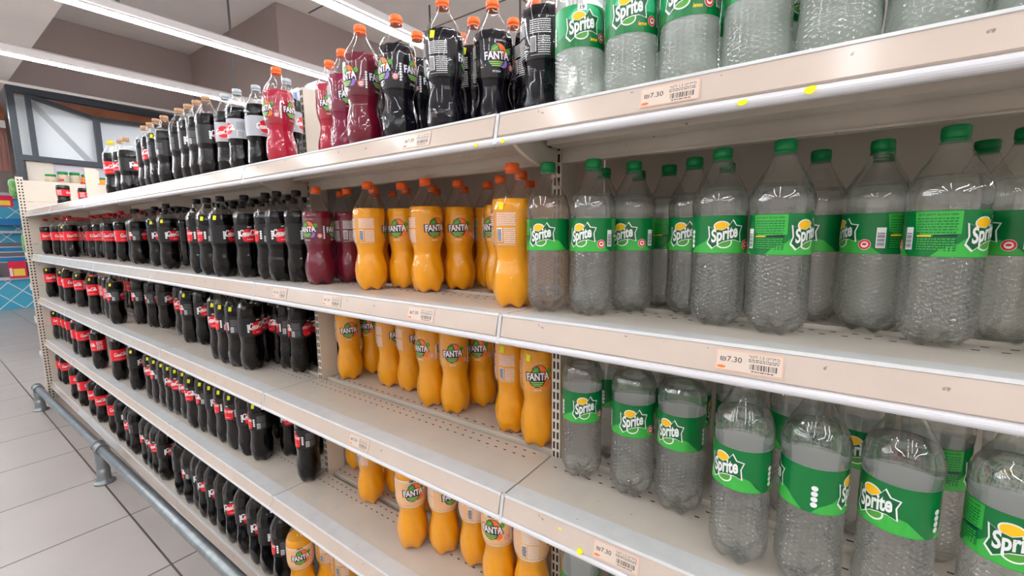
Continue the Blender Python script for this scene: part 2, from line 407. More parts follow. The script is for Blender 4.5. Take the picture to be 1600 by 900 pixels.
for x, y0, y1, l in ((-6.55, -6.2, .1, 'long strip light nearest the dark framed glazing'), (-5.12, -6.2, 2.2, 'long strip light ending at the taupe bulkhead'), (-3.57, -6.2, 7, 'long strip light passing in front of the taupe bulkhead corner'),
                     (-2.25, -6.2, 7, 'long strip light above the red soda bottles'), (-.85, -6.2, 7, 'strip light above the black grape soda bottles'), (.55, -6.2, 7, 'strip light above the lemon soda bottles'), (1.95, -6.2, 7, 'strip light beyond the last shelf bay'), (3.35, -6.2, 7, 'strip light furthest along the aisle'), (4.75, -6.2, 7, 'strip light by the end wall')):
    strip_light(x, y0, y1, l)
for x, l in ((-8.0, 'second'), (-9.4, 'third'), (-10.8, 'fourth'), (-12.2, 'fifth')):
    strip_light(x, -6.2, .1, 'long strip light over the aisle, %s one beyond the dark framed glazing' % l)

# ------------------------------------------------------------------ the gondola of shelves
ZS = {1: 1.7075, 2: 1.3381, 3: .9661, 4: .5931, 5: .2081}
SHELF = {1: 'top', 2: 'second', 3: 'third', 4: 'fourth', 5: 'bottom'}
ORD = 'first second third fourth fifth sixth seventh eighth ninth tenth eleventh twelfth thirteenth fourteenth fifteenth sixteenth seventeenth eighteenth nineteenth twentieth'.split()
def ordinal(n):
    if n <= 20: return ORD[n - 1]
    t = {2: 'twenty', 3: 'thirty', 4: 'forty', 5: 'fifty', 6: 'sixty', 7: 'seventy'}[n // 10]
    return (t[:-1] + 'ieth') if n % 10 == 0 else t + '-' + ORD[n % 10 - 1]
def round_prof(cy, cz, r, n=8):
    return [(cy - r * math.sin(t), cz + r * math.cos(t)) for t in [PI * i / n for i in range(n + 1)]]
def make_shelf(s, k):
    """one bay wide, front edge at y = 0; origin at its left joint"""
    root = empty('shelf', (k, 0, ZS[s]))
    nb = k + 6
    tag(root, '%s shelf from the top, cream steel, %s bay from the cream end panel' % (SHELF[s].replace('top', 'topmost'), ordinal(nb)) if s < 5 else 'bottom shelf, cream steel, %s bay from the cream end panel' % ordinal(nb), 'shelf', 'front shelves of the gondola')
    if s == 1: root['label'] = 'topmost cream steel shelf, %s bay from the cream end panel' % ordinal(nb)
    bm = bmesh.new(); x0, x1 = .002, .998
    box(bm, x0, x1, .003, .192, -.02, 0)
    box(bm, .02, .98, .135, .185, -.034, -.021)
    n = 34
    for j, yy in enumerate((.150, .176)):
        for i in range(n):
            xx = .03 + .94 * (i + .5 * j) / n; box(bm, xx, xx + .008, yy, yy + .003, .0, .0004, 1)
    box(bm, .012, .99, .1305, .1335, -.0212, -.0196, 1)
    for i in range(22):                                       # slots in the underside
        xx = .03 + .94 * i / 22; box(bm, xx, xx + .02, .1325, .1348, -.0225, -.0205, 1)
    to_obj('tray', bm, [M_tray, M_hole], root)
    if s in (2, 3, 4):
        bm = bmesh.new(); box(bm, x0, x1, .003, .046, .0002, .0012); to_obj('edge_strip', bm, M_edge, root)
    bm = bmesh.new()
    extrude_x(bm, [(.003, .001), (.0, .002), (-.003, .0), (-.0125, -.037), (-.0095, -.0395), (.002, -.0395)], x0 + .004, x1 - .004)
    white = (s == 5 and k == -4)
    to_obj('price_rail', bm, M_edge if white else M_strip, root)
    bm = bmesh.new(); extrude_x(bm, [(.0045, .0045), (-.0025, .0045), (-.0045, .0), (-.0035, -.001), (.0015, .003), (.0045, .003)], x0 + .003, x1 - .003); to_obj('rail_lip', bm, M_edge, root)
    bm = bmesh.new(); extrude_x(bm, round_prof(-.006, -.0465, .0075) + [(.001, -.054), (.001, -.039)], x0, x1); to_obj('bumper', bm, M_bump, root, smooth=False)
    bm = bmesh.new(); extrude_x(bm, [(-.0035, .003), (-.0145, -.052), (-.002, -.054), (.004, .003)], -.0035, .0035); to_obj('rail_end_cap', bm, M_edge, root)
    if s < 5:
        bd = .062 if s == 1 else .036
        bm = bmesh.new(); box(bm, .023, .999, .194, .208, -bd, -.0215); box(bm, .023, .999, .190, .212, -bd - .0015, -bd + .002); to_obj('back_beam', bm, M_tray, root)
        h = .062 if s == 1 else .022
        bm = bmesh.new(); pr = [(.012, -.0205), (.193, -.0205), (.193, -.0205 - h), (.186, -.0205 - h)]
        pr += [(.186 - .168 * math.sin(t), -.0205 - h + (h - .006) * (1 - math.cos(t)) ** .75) for t in [PI / 2 * i / 10 for i in range(1, 11)]]
        extrude_x(bm, pr, .004, .013); box(bm, .0129, .0135, .15, .168, -.034, -.030, 1); to_obj('bracket', bm, [M_tray, M_hole], root)
    return root
def make_rear_shelf(s, k):
    root = empty('rear_shelf', (k, 0, ZS[s]))
    tag(root, 'rear half of the %s shelf, behind the uprights, %s bay from the cream end panel' % (SHELF[s], ordinal(k + 6)), 'shelf', 'rear shelves of the gondola')
    bm = bmesh.new(); box(bm, .002, .998, .2635, .468, -.02, 0); box(bm, .024, .998, .214, .2635, -.02, 0)
    for i in range(30): box(bm, .03 + .94 * i / 30, .041 + .94 * i / 30, .232, .2355, 0, .0004, 1)
    box(bm, .024, .998, .2135, .2165, 0, .003)
    to_obj('tray', bm, [M_tray, M_hole], root)
    return root
for s in range(1, 6):
    for k in range(-5, 1):
        make_shelf(s, k); make_rear_shelf(s, k)
def upright(x, label, z1=1.99):
    bm = bmesh.new(); box(bm, -.001, .021, .195, .262, 0, z1)
    z = .03
    while z < z1 - .02:
        for xx in (.0025, .0125): box(bm, xx, xx + .005, .1944, .1952, z, z + .017, 1)
        z += .0245
    o = to_obj('upright_post', bm, [M_cream, M_hole]); o.location = (x, 0, 0)
    tag(o, label, 'upright', 'slotted uprights of the gondola'); return o
for x, l in ((0, 'slotted cream upright between the orange sodas and the lemon sodas'), (-1, 'slotted cream upright between the cola bottles and the orange sodas'), (-2, 'slotted cream upright among the cola bottles, one bay before the orange sodas'),
             (-3, 'slotted cream upright among the cola bottles, two bays from the cream end panel'), (-4, 'slotted cream upright one bay from the cream end panel')):
    upright(x, l)
# plinth and added panels blocking light from the far aisle, one per bay
for k in range(-5, 1):
    bm = bmesh.new(); box(bm, .002, .998, .012, .026, .0, .182); o = to_obj('kick_plate', bm, M_kick, loc=(k, 0, 0))
    tag(o, 'kick plate under the bottom shelf, %s bay from the cream end panel' % ordinal(k + 6), 'kick plate', 'kick plates under the gondola')
    bm = bmesh.new(); box(bm, .002, .998, .4705, .4805, .0, 1.707); o = to_obj('light_blocker', bm, M_blocker, loc=(k, 0, 0))
    tag(o, 'added light-blocking panel behind the bottles, %s bay from the cream end panel' % ordinal(k + 6), 'panel', 'added light-blocking panels behind the shelves')

# end panel: the back of the end unit, slotted post and planked sheet
root = empty('gondola_end', (-5.0, 0, 0)); tag(root, 'cream steel end panel with slotted post closing the far end of the shelves', 'panel')
bm = bmesh.new(); box(bm, -.034, -.003, -.036, .006, 0, 1.985)
z = .04
while z < 1.96:
    for yy in (-.029, -.010): box(bm, -.0032, -.0025, yy, yy + .009, z, z + .013, 1)
    z += .0255
to_obj('slotted_post', bm, [M_cream, M_hole], root)
bm = bmesh.new()
for i in range(11): box(bm, -.03, -.0075, .0065, .93, .005 + i * .178, .005 + (i + 1) * .178 - .0035)
to_obj('plank_sheet', bm, M_cream, root)
bm = bmesh.new(); box(bm, -.034, -.006, .455, .487, 1.97, 2.085); to_obj('rear_post', bm, M_cream, root)
# trays of the end unit seen edge-on beyond the post
M_pale = mat('pale_tray', (216, 214, 206), .4, .5); M_bag = mat('green_snack_bag', (112, 168, 96), .35, .5, noise=.6, nscale=34); M_wbag = mat('white_bag', (222, 226, 220), .35, .5, noise=.2, nscale=50)
for i, (zz, dpt) in enumerate(((1.62, .12), (1.33, .2), (1.05, .2), (.75, .22), (.42, .24))):
    bm = bmesh.new(); box(bm, -5.04 - dpt, -5.037, -.02, .9, zz, zz + .015); box(bm, -5.04 - dpt - .012, -5.04 - dpt, -.02, .9, zz - .035, zz + .03)
    tag(to_obj('end_tray', bm, M_pale), '%s pale tray of the end unit beyond the slotted post' % ('topmost', 'second', 'third', 'fourth', 'lowest')[i], 'tray', 'trays of the end unit')
def pouch(name, x, y, z, wd, h, m, label, seed):
    rnd = random.Random(seed); bm = bmesh.new(); N, K = 10, 12; g = {}
    for sgn in (1, -1):
        for i in range(N + 1):
            for j in range(K + 1):
                u, v = i / N - .5, j / K - .5; t = .035 * (max(0, 1 - (2 * u) ** 4) * max(0, 1 - (2 * v) ** 6)) ** .7
                if i in (0, N) or j in (0, K): t = 0
                key = (i, j) if t == 0 else (i, j, sgn)
                if key not in g: g[key] = bm.verts.new((sgn * t + rnd.uniform(-.003, .003), u * wd, v * h))
    for sgn in (1, -1):
        for i in range(N):
            for j in range(K):
                q = [g.get((a, b, sgn)) or g[(a, b)] for a, b in ((i, j), (i + 1, j), (i + 1, j + 1), (i, j + 1))]
                bm.faces.new(q if sgn > 0 else q[::-1])
    o = to_obj(name, bm, m, smooth=True, loc=(x, y, z)); o.rotation_euler = (0, rnd.uniform(-.08, .08), rnd.uniform(-.2, .2) + 1.2)
    return tag(o, label, 'snack bag', 'snack bags on the end unit')
pouch('snack_bag', -5.20, -.02, 1.90, .15, .16, M_bag, 'green snack bag hanging highest on the end unit', 1)
pouch('snack_bag', -5.13, .02, 1.735, .13, .17, M_bag, 'green snack bag just above the topmost end tray', 2)
pouch('snack_bag', -5.15, .01, 1.44, .15, .17, M_bag, 'green snack bag on the second end tray', 3)
pouch('snack_bag', -5.15, .02, 1.16, .15, .17, M_wbag, 'pale green and white bag on the third end tray', 4)
pouch('snack_bag', -5.15, .03, .86, .14, .17, M_bag, 'green snack bag on the fourth end tray', 5)

# galvanised bump rail
root = empty('bump_rail', (-3, -.1, 0)); tag(root, 'galvanised pipe bump rail along the foot of the shelves', 'bump rail')
def railpt(X): t = (X + 4.93) / 3.8; return Vector((X + 3, .0 + .026 * t, .195 + .052 * t))
bm = bmesh.new(); tube(bm, railpt(-4.93), railpt(1.2), .0245, 24); to_obj('pipe', bm, M_galv, root)
for X in (-4.93, -2.99, -1.05, .89):
    p = railpt(X)
    bm = bmesh.new(); lathe(bm, [(.0, .052), (.008, .052), (.013, .048), (.016, .036), (.03, .034), (.06, .033), (.085, .034), (.088, .031), (.1, .031), (p.z - .02, .031)], 28, cap_bottom=True)
    to_obj('post_flange', bm, M_galv, root, loc=(p.x, p.y, 0))
    bm = bmesh.new(); tube(bm, p + Vector((-.05, 0, 0)), p + Vector((.05, 0, 0)), .031, 24); tube(bm, p + Vector((-.056, 0, 0)), p + Vector((-.04, 0, 0)), .034, 24); tube(bm, p + Vector((.04, 0, 0)), p + Vector((.056, 0, 0)), .034, 24)
    to_obj('pipe_fitting', bm, M_galv, root)

# kind, shelf, x, y, turn, sticker, row (f front, r rear)
BOTTLES = [
('CY',1,-2.7243,0.0756,0.82,0,'f'),
('CG',1,-2.6398,0.0968,0.64,0,'f'),
('CG',1,-2.5463,0.0989,2.37,0,'f'),
('CG',1,-2.1595,0.0764,2.17,0,'f'),
('CG',1,-2.0639,0.0726,0.24,0,'f'),
('CG',1,-1.9601,0.0660,2.51,1,'f'),
('CG',1,-1.8668,0.0685,2.84,0,'f'),
('CG',1,-1.6886,0.0660,2.56,0,'f'),
('CG',1,-1.5929,0.0663,1.59,0,'f'),
('CG',1,-1.5057,0.0661,2.97,0,'f'),
('CG',1,-1.4185,0.0660,2.17,0,'f'),
('CD',1,-1.3372,0.0976,0.83,0,'f'),
('CD',1,-1.2427,0.0995,0.08,0,'f'),
('CD',1,-1.1470,0.1202,1.65,0,'f'),
('FR',1,-0.9283,0.0824,0.04,0,'f'),
('FR',1,-0.7491,0.1514,0.82,0,'f'),
('FM',1,-0.6465,0.1265,1.23,0,'f'),
('FP',1,-0.4827,0.0682,6.26,0,'f'),
('FB',1,-0.3715,0.0886,6.13,0,'f'),
('FB',1,-0.2277,0.0990,2.12,1,'f'),
('FB',1,-0.2303,0.2078,2.76,1,'f'),
('FB',1,-0.1555,0.2690,0.27,0,'f'),
('FB',1,-0.0671,0.2244,1.44,0,'f'),
('CD',1,-0.9981,0.1504,0.02,0,'r'),
('FP',1,-0.6797,0.2136,1.46,0,'r'),
('FB',1,-0.5224,0.1900,1.23,0,'r'),
('FB',1,-0.3971,0.1782,6.06,0,'r'),
('FB',1,-0.4295,0.2656,1.49,0,'r'),
('FB',1,-0.3109,0.2545,1.77,0,'r'),
('FB',1,-0.1442,0.1721,0.83,0,'r'),
('FB',1,0.0023,0.1473,2.10,0,'r'),
('SB',1,0.1212,0.0791,0.56,0,'f'),
('SB',1,0.2143,0.0815,0.27,0,'f'),
('SB',1,0.3073,0.0804,6.27,0,'f'),
('SB',1,0.4000,0.0740,0.84,0,'f'),
('SB',1,0.4925,0.0660,3.50,0,'f'),
('SB',1,0.5844,0.0801,1.63,0,'f'),
('SB',1,0.6775,0.0788,0.11,0,'f'),
('SB',1,0.7706,0.0787,2.27,0,'f'),
('SB',1,0.8650,0.0780,0.59,0,'f'),
('SB',1,0.1179,0.1722,0.43,0,'r'),
('SB',1,0.2118,0.1745,1.68,0,'r'),
('SB',1,0.3068,0.1735,2.91,0,'r'),
('SB',1,0.4015,0.1720,4.15,0,'r'),
('SB',1,0.4960,0.1720,5.38,0,'r'),
('SB',1,0.5906,0.1730,0.33,0,'r'),
('SB',1,0.6850,0.1720,1.56,0,'r'),
('SB',1,0.7795,0.1720,2.80,0,'r'),
('SB',1,0.8740,0.1720,4.04,0,'r'),
('SB',1,0.1280,0.2660,1.25,0,'r'),
('SB',1,0.2223,0.2671,2.51,0,'r'),
('SB',1,0.3170,0.2661,3.75,0,'r'),
('SB',1,0.4115,0.2660,5.00,0,'r'),
('SB',1,0.5060,0.2660,6.24,0,'r'),
('SB',1,0.6005,0.2660,1.20,0,'r'),
('SB',1,0.6950,0.2660,2.44,0,'r'),
('SB',1,0.7895,0.2660,3.69,0,'r'),
('SB',1,0.8840,0.2660,4.95,0,'r'),
('CR',2,-4.9535,0.0924,1.43,0,'f'),
('CR',2,-4.5412,0.0956,1.77,0,'f'),
('CR',2,-4.1686,0.0866,1.15,1,'f'),
('CR',2,-3.9994,0.0825,1.58,0,'f'),
('CR',2,-3.7889,0.1637,1.64,0,'f'),
('CR',2,-3.6745,0.1802,0.85,0,'f'),
('CR',2,-3.2645,0.1476,1.01,0,'f'),
('CR',2,-2.9251,0.1291,1.78,0,'f'),
('CZ',2,-2.6990,0.1328,4.99,0,'f'),
('CZ',2,-2.5816,0.1143,6.12,0,'f'),
('CZ',2,-2.2703,0.1124,1.65,1,'f'),
('CZ',2,-1.9868,0.0758,1.89,1,'f'),
('CZ',2,-1.5799,0.0580,3.86,0,'f'),
('CZ',2,-1.4784,0.0580,3.84,1,'f'),
('CZ',2,-1.3592,0.0580,2.17,1,'f'),
('CZ',2,-1.2463,0.0945,1.37,0,'f'),
('CZ',2,-1.0961,0.0988,3.57,0,'f'),
('CZ',2,-1.0090,0.0948,1.42,0,'f'),
('CZ',2,-0.9243,0.1157,2.15,0,'f'),
('FP',2,-0.8036,0.1128,0.25,0,'f'),
('FP',2,-0.7716,0.2003,2.72,0,'f'),
('FO',2,-0.5545,0.1197,2.40,0,'f'),
('FO',2,-0.5015,0.1964,0.41,0,'f'),
('FO',2,-0.3793,0.1718,1.33,0,'f'),
('FO',2,-0.3385,0.2557,0.71,0,'f'),
('FO',2,-0.3005,0.3407,2.39,0,'f'),
('FO',2,-0.1923,0.2589,6.14,0,'f'),
('FO',2,-0.0463,0.1050,1.94,1,'f'),
('S',2,0.0455,0.0973,3.19,0,'f'),
('S',2,0.1357,0.1111,6.24,0,'f'),
('S',2,0.1861,0.1873,6.20,0,'f'),
('S',2,0.2271,0.2798,4.42,0,'f'),
('S',2,0.2915,0.2152,6.16,0,'f'),
('S',2,0.3515,0.1465,0.39,0,'f'),
('S',2,0.4410,0.1290,3.97,0,'f'),
('S',2,0.4829,0.2718,2.45,0,'f'),
('S',2,0.5600,0.2232,5.09,0,'f'),
('S',2,0.6288,0.1633,3.90,0,'f'),
('S',2,0.7125,0.2360,5.04,0,'f'),
('S',2,0.7650,0.1500,5.97,0,'f'),
('S',2,0.8580,0.1500,5.17,0,'f'),
('CR',3,-4.9535,0.0777,1.44,1,'f'),
('CR',3,-4.4949,0.0894,1.68,1,'f'),
('CR',3,-4.2731,0.0823,1.94,0,'f'),
('CR',3,-3.9823,0.0974,0.71,1,'f'),
('CR',3,-3.5009,0.0786,0.86,1,'f'),
('CR',3,-3.3968,0.1190,2.42,0,'f'),
('CR',3,-3.1948,0.0961,2.59,0,'f'),
('CZ',3,-2.9550,0.0673,0.05,1,'f'),
('CZ',3,-2.8288,0.1501,6.22,0,'f'),
('CZ',3,-2.6439,0.1660,5.85,0,'f'),
('CZ',3,-2.5438,0.1917,2.17,0,'f'),
('CZ',3,-2.2490,0.1833,0.49,0,'f'),
('CZ',3,-2.0397,0.1452,6.06,1,'f'),
('CZ',3,-1.9341,0.1681,1.42,0,'f'),
('CZ',3,-1.5872,0.1023,0.70,1,'f'),
('CZ',3,-1.5001,0.0979,3.65,1,'f'),
('CZ',3,-1.4130,0.1016,3.28,1,'f'),
('CZ',3,-1.3227,0.1095,1.87,0,'f'),
('CZ',3,-1.3858,0.1844,1.15,0,'f'),
('CZ',3,-1.3035,0.2130,0.08,0,'f'),
('CZ',3,-1.2169,0.2038,3.37,0,'f'),
('CZ',3,-1.1298,0.2034,5.80,0,'f'),
('FO',3,-0.9025,0.2630,1.02,0,'f'),
('FO',3,-0.8883,0.3551,0.42,0,'f'),
('FO',3,-0.7178,0.2987,1.57,0,'f'),
('FO',3,-0.6252,0.3098,1.52,0,'f'),
('FO',3,-0.4708,0.2578,0.03,0,'f'),
('FO',3,-0.3734,0.2610,0.62,0,'f'),
('FO',3,-0.3397,0.3479,0.38,0,'f'),
('FO',3,-0.1622,0.2562,1.99,1,'f'),
('FO',3,-0.0624,0.2317,0.53,1,'f'),
('S',3,0.0919,0.1652,0.60,0,'f'),
('S',3,0.2065,0.1630,0.34,0,'f'),
('S',3,0.3000,0.1613,2.68,0,'f'),
('S',3,0.4135,0.0873,2.52,0,'f'),
('S',3,0.5072,0.0895,1.38,0,'f'),
('S',3,0.6036,0.0976,2.27,0,'f'),
('S',3,0.7091,0.0967,2.84,0,'f'),
('CZ',3,-1.0560,0.3000,1.54,0,'r'),
('CR',4,-4.9535,0.0820,1.44,1,'f'),
('CR',4,-4.8699,0.1069,1.60,0,'f'),
('CR',4,-4.7300,0.1091,1.60,0,'f'),
('CR',4,-4.5764,0.1089,1.77,0,'f'),
('CR',4,-4.0962,0.0628,1.94,0,'f'),
('CR',4,-3.9641,0.0691,1.76,0,'f'),
('CR',4,-3.4861,0.0580,0.17,0,'f'),
('CR',4,-3.0599,0.0672,1.54,0,'f'),
('CZ',4,-2.7478,0.0773,2.39,1,'f'),
('CZ',4,-2.4889,0.0865,0.80,1,'f'),
('CZ',4,-2.3849,0.0858,6.20,1,'f'),
('CZ',4,-2.2765,0.0865,1.83,1,'f'),
('CZ',4,-2.1838,0.0872,1.12,1,'f'),
('CZ',4,-2.0967,0.0912,0.68,1,'f'),
('CZ',4,-2.0096,0.0959,0.93,1,'f'),
('CZ',4,-1.8700,0.0769,0.40,1,'f'),
('CZ',4,-1.7764,0.0883,6.14,1,'f'),
('CZ',4,-1.6873,0.0930,1.68,1,'f'),
('CZ',4,-1.5905,0.0940,3.84,1,'f'),
('CZ',4,-1.4836,0.0924,4.17,1,'f'),
('CZ',4,-1.3917,0.0982,1.54,0,'f'),
('CZ',4,-1.3051,0.1081,3.61,1,'f'),
('CZ',4,-1.2427,0.1952,1.11,0,'f'),
('CZ',4,-1.0049,0.1354,3.70,0,'f'),
('FO',4,-0.7084,0.1882,2.00,0,'f'),
('FZ',4,-0.4279,0.1237,0.96,0,'f'),
('FZ',4,-0.3372,0.1628,1.32,0,'f'),
('FZ',4,-0.2348,0.1793,2.38,0,'f'),
('FZ',4,-0.1277,0.1475,0.22,0,'f'),
('FZ',4,-0.0317,0.1534,2.13,0,'f'),
('FO',4,-0.9352,0.2927,2.57,0,'r'),
('FO',4,-0.6829,0.2778,2.47,0,'r'),
('FO',4,-0.5262,0.2565,2.41,0,'r'),
('S',4,0.1190,0.1120,6.22,0,'f'),
('S',4,0.2150,0.1450,1.04,0,'f'),
('S',4,0.3120,0.1300,2.33,0,'f'),
('CR',5,-4.9535,0.0728,1.44,0,'f'),
('CR',5,-4.8212,0.0773,1.43,0,'f'),
('CR',5,-4.2710,0.0450,1.69,0,'f'),
('CR',5,-4.0116,0.0450,2.12,0,'f'),
('CR',5,-3.6991,0.0450,0.89,0,'f'),
('CR',5,-3.5066,0.0450,1.05,0,'f'),
('CR',5,-3.2223,0.0493,1.38,0,'f'),
('CZ',5,-3.0313,0.0450,2.08,0,'f'),
('CZ',5,-2.8362,0.0450,0.50,0,'f'),
('CZ',5,-2.7490,0.0450,2.75,0,'f'),
('CZ',5,-2.5414,0.0450,6.23,0,'f'),
('CZ',5,-2.4511,0.0469,0.99,0,'f'),
('CZ',5,-2.3639,0.0450,0.63,0,'f'),
('CZ',5,-2.2684,0.0450,2.03,0,'f'),
('CZ',5,-2.0420,0.0450,2.36,0,'f'),
('CZ',5,-1.9184,0.0450,6.01,0,'f'),
('CZ',5,-1.8251,0.0531,1.27,0,'f'),
('CZ',5,-1.7383,0.0450,1.10,0,'f'),
('CZ',5,-1.6446,0.0450,1.44,0,'f'),
('CZ',5,-1.5418,0.0450,1.95,0,'f'),
('CZ',5,-1.4543,0.0450,0.89,0,'f'),
('CZ',5,-1.3492,0.0450,1.48,0,'f'),
('CZ',5,-1.2445,0.0450,1.37,0,'f'),
('CZ',5,-1.1545,0.0450,1.88,0,'f'),
('CZ',5,-1.0523,0.0450,3.59,0,'f'),
('FZ',5,-0.9403,0.0480,1.06,0,'f'),
('FO',5,-0.8789,0.1181,2.45,0,'f'),
('FO',5,-0.7792,0.1166,2.42,0,'f'),
('CR',2,-4.9000,0.2000,5.82,0,'r'),
('CR',2,-4.8080,0.2000,1.11,0,'r'),
('CR',2,-4.7160,0.2000,2.67,0,'r'),
('CR',2,-4.6240,0.2000,4.24,0,'r'),
('CR',2,-4.5320,0.2000,5.80,0,'r'),
('CR',2,-4.4400,0.2000,1.09,0,'r'),
('CR',2,-4.3480,0.2000,2.65,0,'r'),
('CR',2,-4.2560,0.2000,4.22,0,'r'),
('CR',2,-4.1640,0.2000,5.78,0,'r'),
('CR',2,-4.0720,0.2000,1.06,0,'r'),
('CR',2,-3.8880,0.2000,4.19,0,'r'),
('CR',2,-3.5820,0.2000,2.60,0,'r'),
('CR',2,-3.4900,0.2000,4.17,0,'r'),
('CR',2,-3.3980,0.2000,5.73,0,'r'),
('CR',2,-3.1520,0.2000,4.14,0,'r'),
('CR',2,-3.0600,0.2000,5.70,0,'r'),
('CR',2,-2.8460,0.2000,2.54,0,'r'),
('CZ',2,-2.6000,0.2000,0.95,0,'r'),
('CZ',2,-2.5080,0.2000,2.51,0,'r'),
('CZ',2,-2.4160,0.2000,4.07,0,'r'),
('CZ',2,-2.3240,0.2000,5.63,0,'r'),
('CZ',2,-2.2320,0.2000,0.90,0,'r'),
('CZ',2,-2.1400,0.2000,2.46,0,'r'),
('CZ',2,-1.8640,0.2000,0.85,0,'r'),
('CZ',2,-1.7720,0.2000,2.41,0,'r'),
('CZ',2,-1.6800,0.2000,3.96,0,'r'),
('CZ',2,-1.5880,0.2000,5.52,0,'r'),
('CZ',2,-1.4960,0.2000,0.79,0,'r'),
('CZ',2,-1.4040,0.2000,2.34,0,'r'),
('CZ',2,-1.3120,0.2000,3.89,0,'r'),
('CZ',2,-1.2200,0.2000,5.44,0,'r'),
('CZ',2,-1.1280,0.2000,0.70,0,'r'),
('CR',2,-4.8540,0.2900,0.31,0,'r'),
('CR',2,-4.7620,0.2900,1.87,0,'r'),
('CR',2,-4.6700,0.2900,3.44,0,'r'),
('CR',2,-4.5780,0.2900,5.00,0,'r'),
('CR',2,-4.4860,0.2900,0.29,0,'r'),
('CR',2,-4.3940,0.2900,1.85,0,'r'),
('CR',2,-4.3020,0.2900,3.42,0,'r'),
('CR',2,-4.2100,0.2900,4.98,0,'r'),
('CR',2,-4.1180,0.2900,0.26,0,'r'),
('CR',2,-3.9340,0.2900,3.39,0,'r'),
('CR',2,-3.8420,0.2900,4.96,0,'r'),
('CR',2,-3.7500,0.2900,0.24,0,'r'),
('CR',2,-3.6580,0.2900,1.80,0,'r'),
('CR',2,-3.5660,0.2900,3.37,0,'r'),
('CR',2,-3.4740,0.2900,4.93,0,'r'),
('CR',2,-3.3820,0.2900,0.21,0,'r'),
('CR',2,-3.2900,0.2900,1.77,0,'r'),
('CR',2,-3.1980,0.2900,3.34,0,'r'),
('CR',2,-3.1060,0.2900,4.90,0,'r'),
('CR',2,-2.9220,0.2900,1.74,0,'r'),
('CR',2,-2.8300,0.2900,3.30,0,'r'),
('CZ',2,-2.7380,0.2900,4.86,0,'r'),
('CZ',2,-2.6460,0.2900,0.14,0,'r'),
('CZ',2,-2.5540,0.2900,1.70,0,'r'),
('CZ',2,-2.4620,0.2900,3.26,0,'r'),
('CZ',2,-2.3700,0.2900,4.82,0,'r'),
('CZ',2,-2.2780,0.2900,0.10,0,'r'),
('CZ',2,-2.1860,0.2900,1.65,0,'r'),
('CZ',2,-2.0940,0.2900,3.21,0,'r'),
('CZ',2,-1.9100,0.2900,0.04,0,'r'),
('CZ',2,-1.8180,0.2900,1.60,0,'r'),
('CZ',2,-1.7260,0.2900,3.15,0,'r'),
('CZ',2,-1.6340,0.2900,4.70,0,'r'),
('CZ',2,-1.5420,0.2900,6.26,0,'r'),
('CZ',2,-1.4500,0.2900,1.52,0,'r'),
('CZ',2,-1.3580,0.2900,3.07,0,'r'),
('CZ',2,-1.2660,0.2900,4.62,0,'r'),
('CZ',2,-1.1740,0.2900,6.17,0,'r'),
('CZ',2,-1.0820,0.2900,1.43,0,'r'),
('FP',2,-0.8800,0.2500,4.83,0,'r'),
('FP',2,-0.8325,0.3600,5.57,0,'r'),
('FP',2,-0.7375,0.3600,0.87,0,'r'),
('FO',2,-0.6600,0.2200,2.23,0,'r'),
('FO',2,-0.1020,0.2200,5.14,0,'r'),
('FO',2,-0.6135,0.3100,2.96,0,'r'),
('FO',2,-0.4905,0.3100,4.49,0,'r'),
('FO',2,-0.0555,0.3100,5.86,0,'r'),
('FO',2,-0.5670,0.4000,3.69,0,'r'),
('FO',2,-0.4440,0.4000,5.21,0,'r'),
('FO',2,-0.1950,0.4000,3.54,0,'r'),
('S',2,0.1000,0.2400,1.61,0,'r'),
('S',2,0.8280,0.2400,0.69,0,'r'),
('S',2,0.1455,0.3300,2.31,0,'r'),
('S',2,0.3275,0.3300,5.24,0,'r'),
('S',2,0.5705,0.3300,3.37,0,'r'),
('S',2,0.6915,0.3300,4.80,0,'r'),
('S',2,0.8735,0.3300,1.46,0,'r'),
('CR',3,-4.8500,0.2900,0.37,0,'r'),
('CR',3,-4.7500,0.2900,2.08,0,'r'),
('CR',3,-4.6500,0.2900,3.78,0,'r'),
('CR',3,-4.5500,0.2900,5.48,0,'r'),
('CR',3,-4.4500,0.2900,0.90,0,'r'),
('CR',3,-4.3500,0.2900,2.60,0,'r'),
('CR',3,-4.2500,0.2900,4.30,0,'r'),
('CR',3,-4.1500,0.2900,6.00,0,'r'),
('CR',3,-4.0500,0.2900,1.42,0,'r'),
('CR',3,-3.9200,0.2900,3.12,0,'r'),
('CR',3,-3.8200,0.2900,4.82,0,'r'),
('CR',3,-3.7200,0.2900,0.24,0,'r'),
('CR',3,-3.6200,0.2900,1.94,0,'r'),
('CR',3,-3.5200,0.2900,3.64,0,'r'),
('CR',3,-3.4200,0.2900,5.34,0,'r'),
('CR',3,-3.3200,0.2900,0.75,0,'r'),
('CR',3,-3.2200,0.2900,2.45,0,'r'),
('CZ',3,-3.1200,0.2900,4.15,0,'r'),
('CZ',3,-2.9200,0.2900,1.26,0,'r'),
('CZ',3,-2.8200,0.2900,2.96,0,'r'),
('CZ',3,-2.7200,0.2900,4.66,0,'r'),
('CZ',3,-2.6200,0.2900,0.07,0,'r'),
('CZ',3,-2.5200,0.2900,1.77,0,'r'),
('CZ',3,-2.4200,0.2900,3.46,0,'r'),
('CZ',3,-2.3200,0.2900,5.16,0,'r'),
('CZ',3,-2.2200,0.2900,0.57,0,'r'),
('CZ',3,-2.1200,0.2900,2.26,0,'r'),
('CZ',3,-1.9200,0.2900,5.64,0,'r'),
('CZ',3,-1.8200,0.2900,1.05,0,'r'),
('CZ',3,-1.7200,0.2900,2.74,0,'r'),
('CZ',3,-1.6200,0.2900,4.43,0,'r'),
('CZ',3,-1.5200,0.2900,6.12,0,'r'),
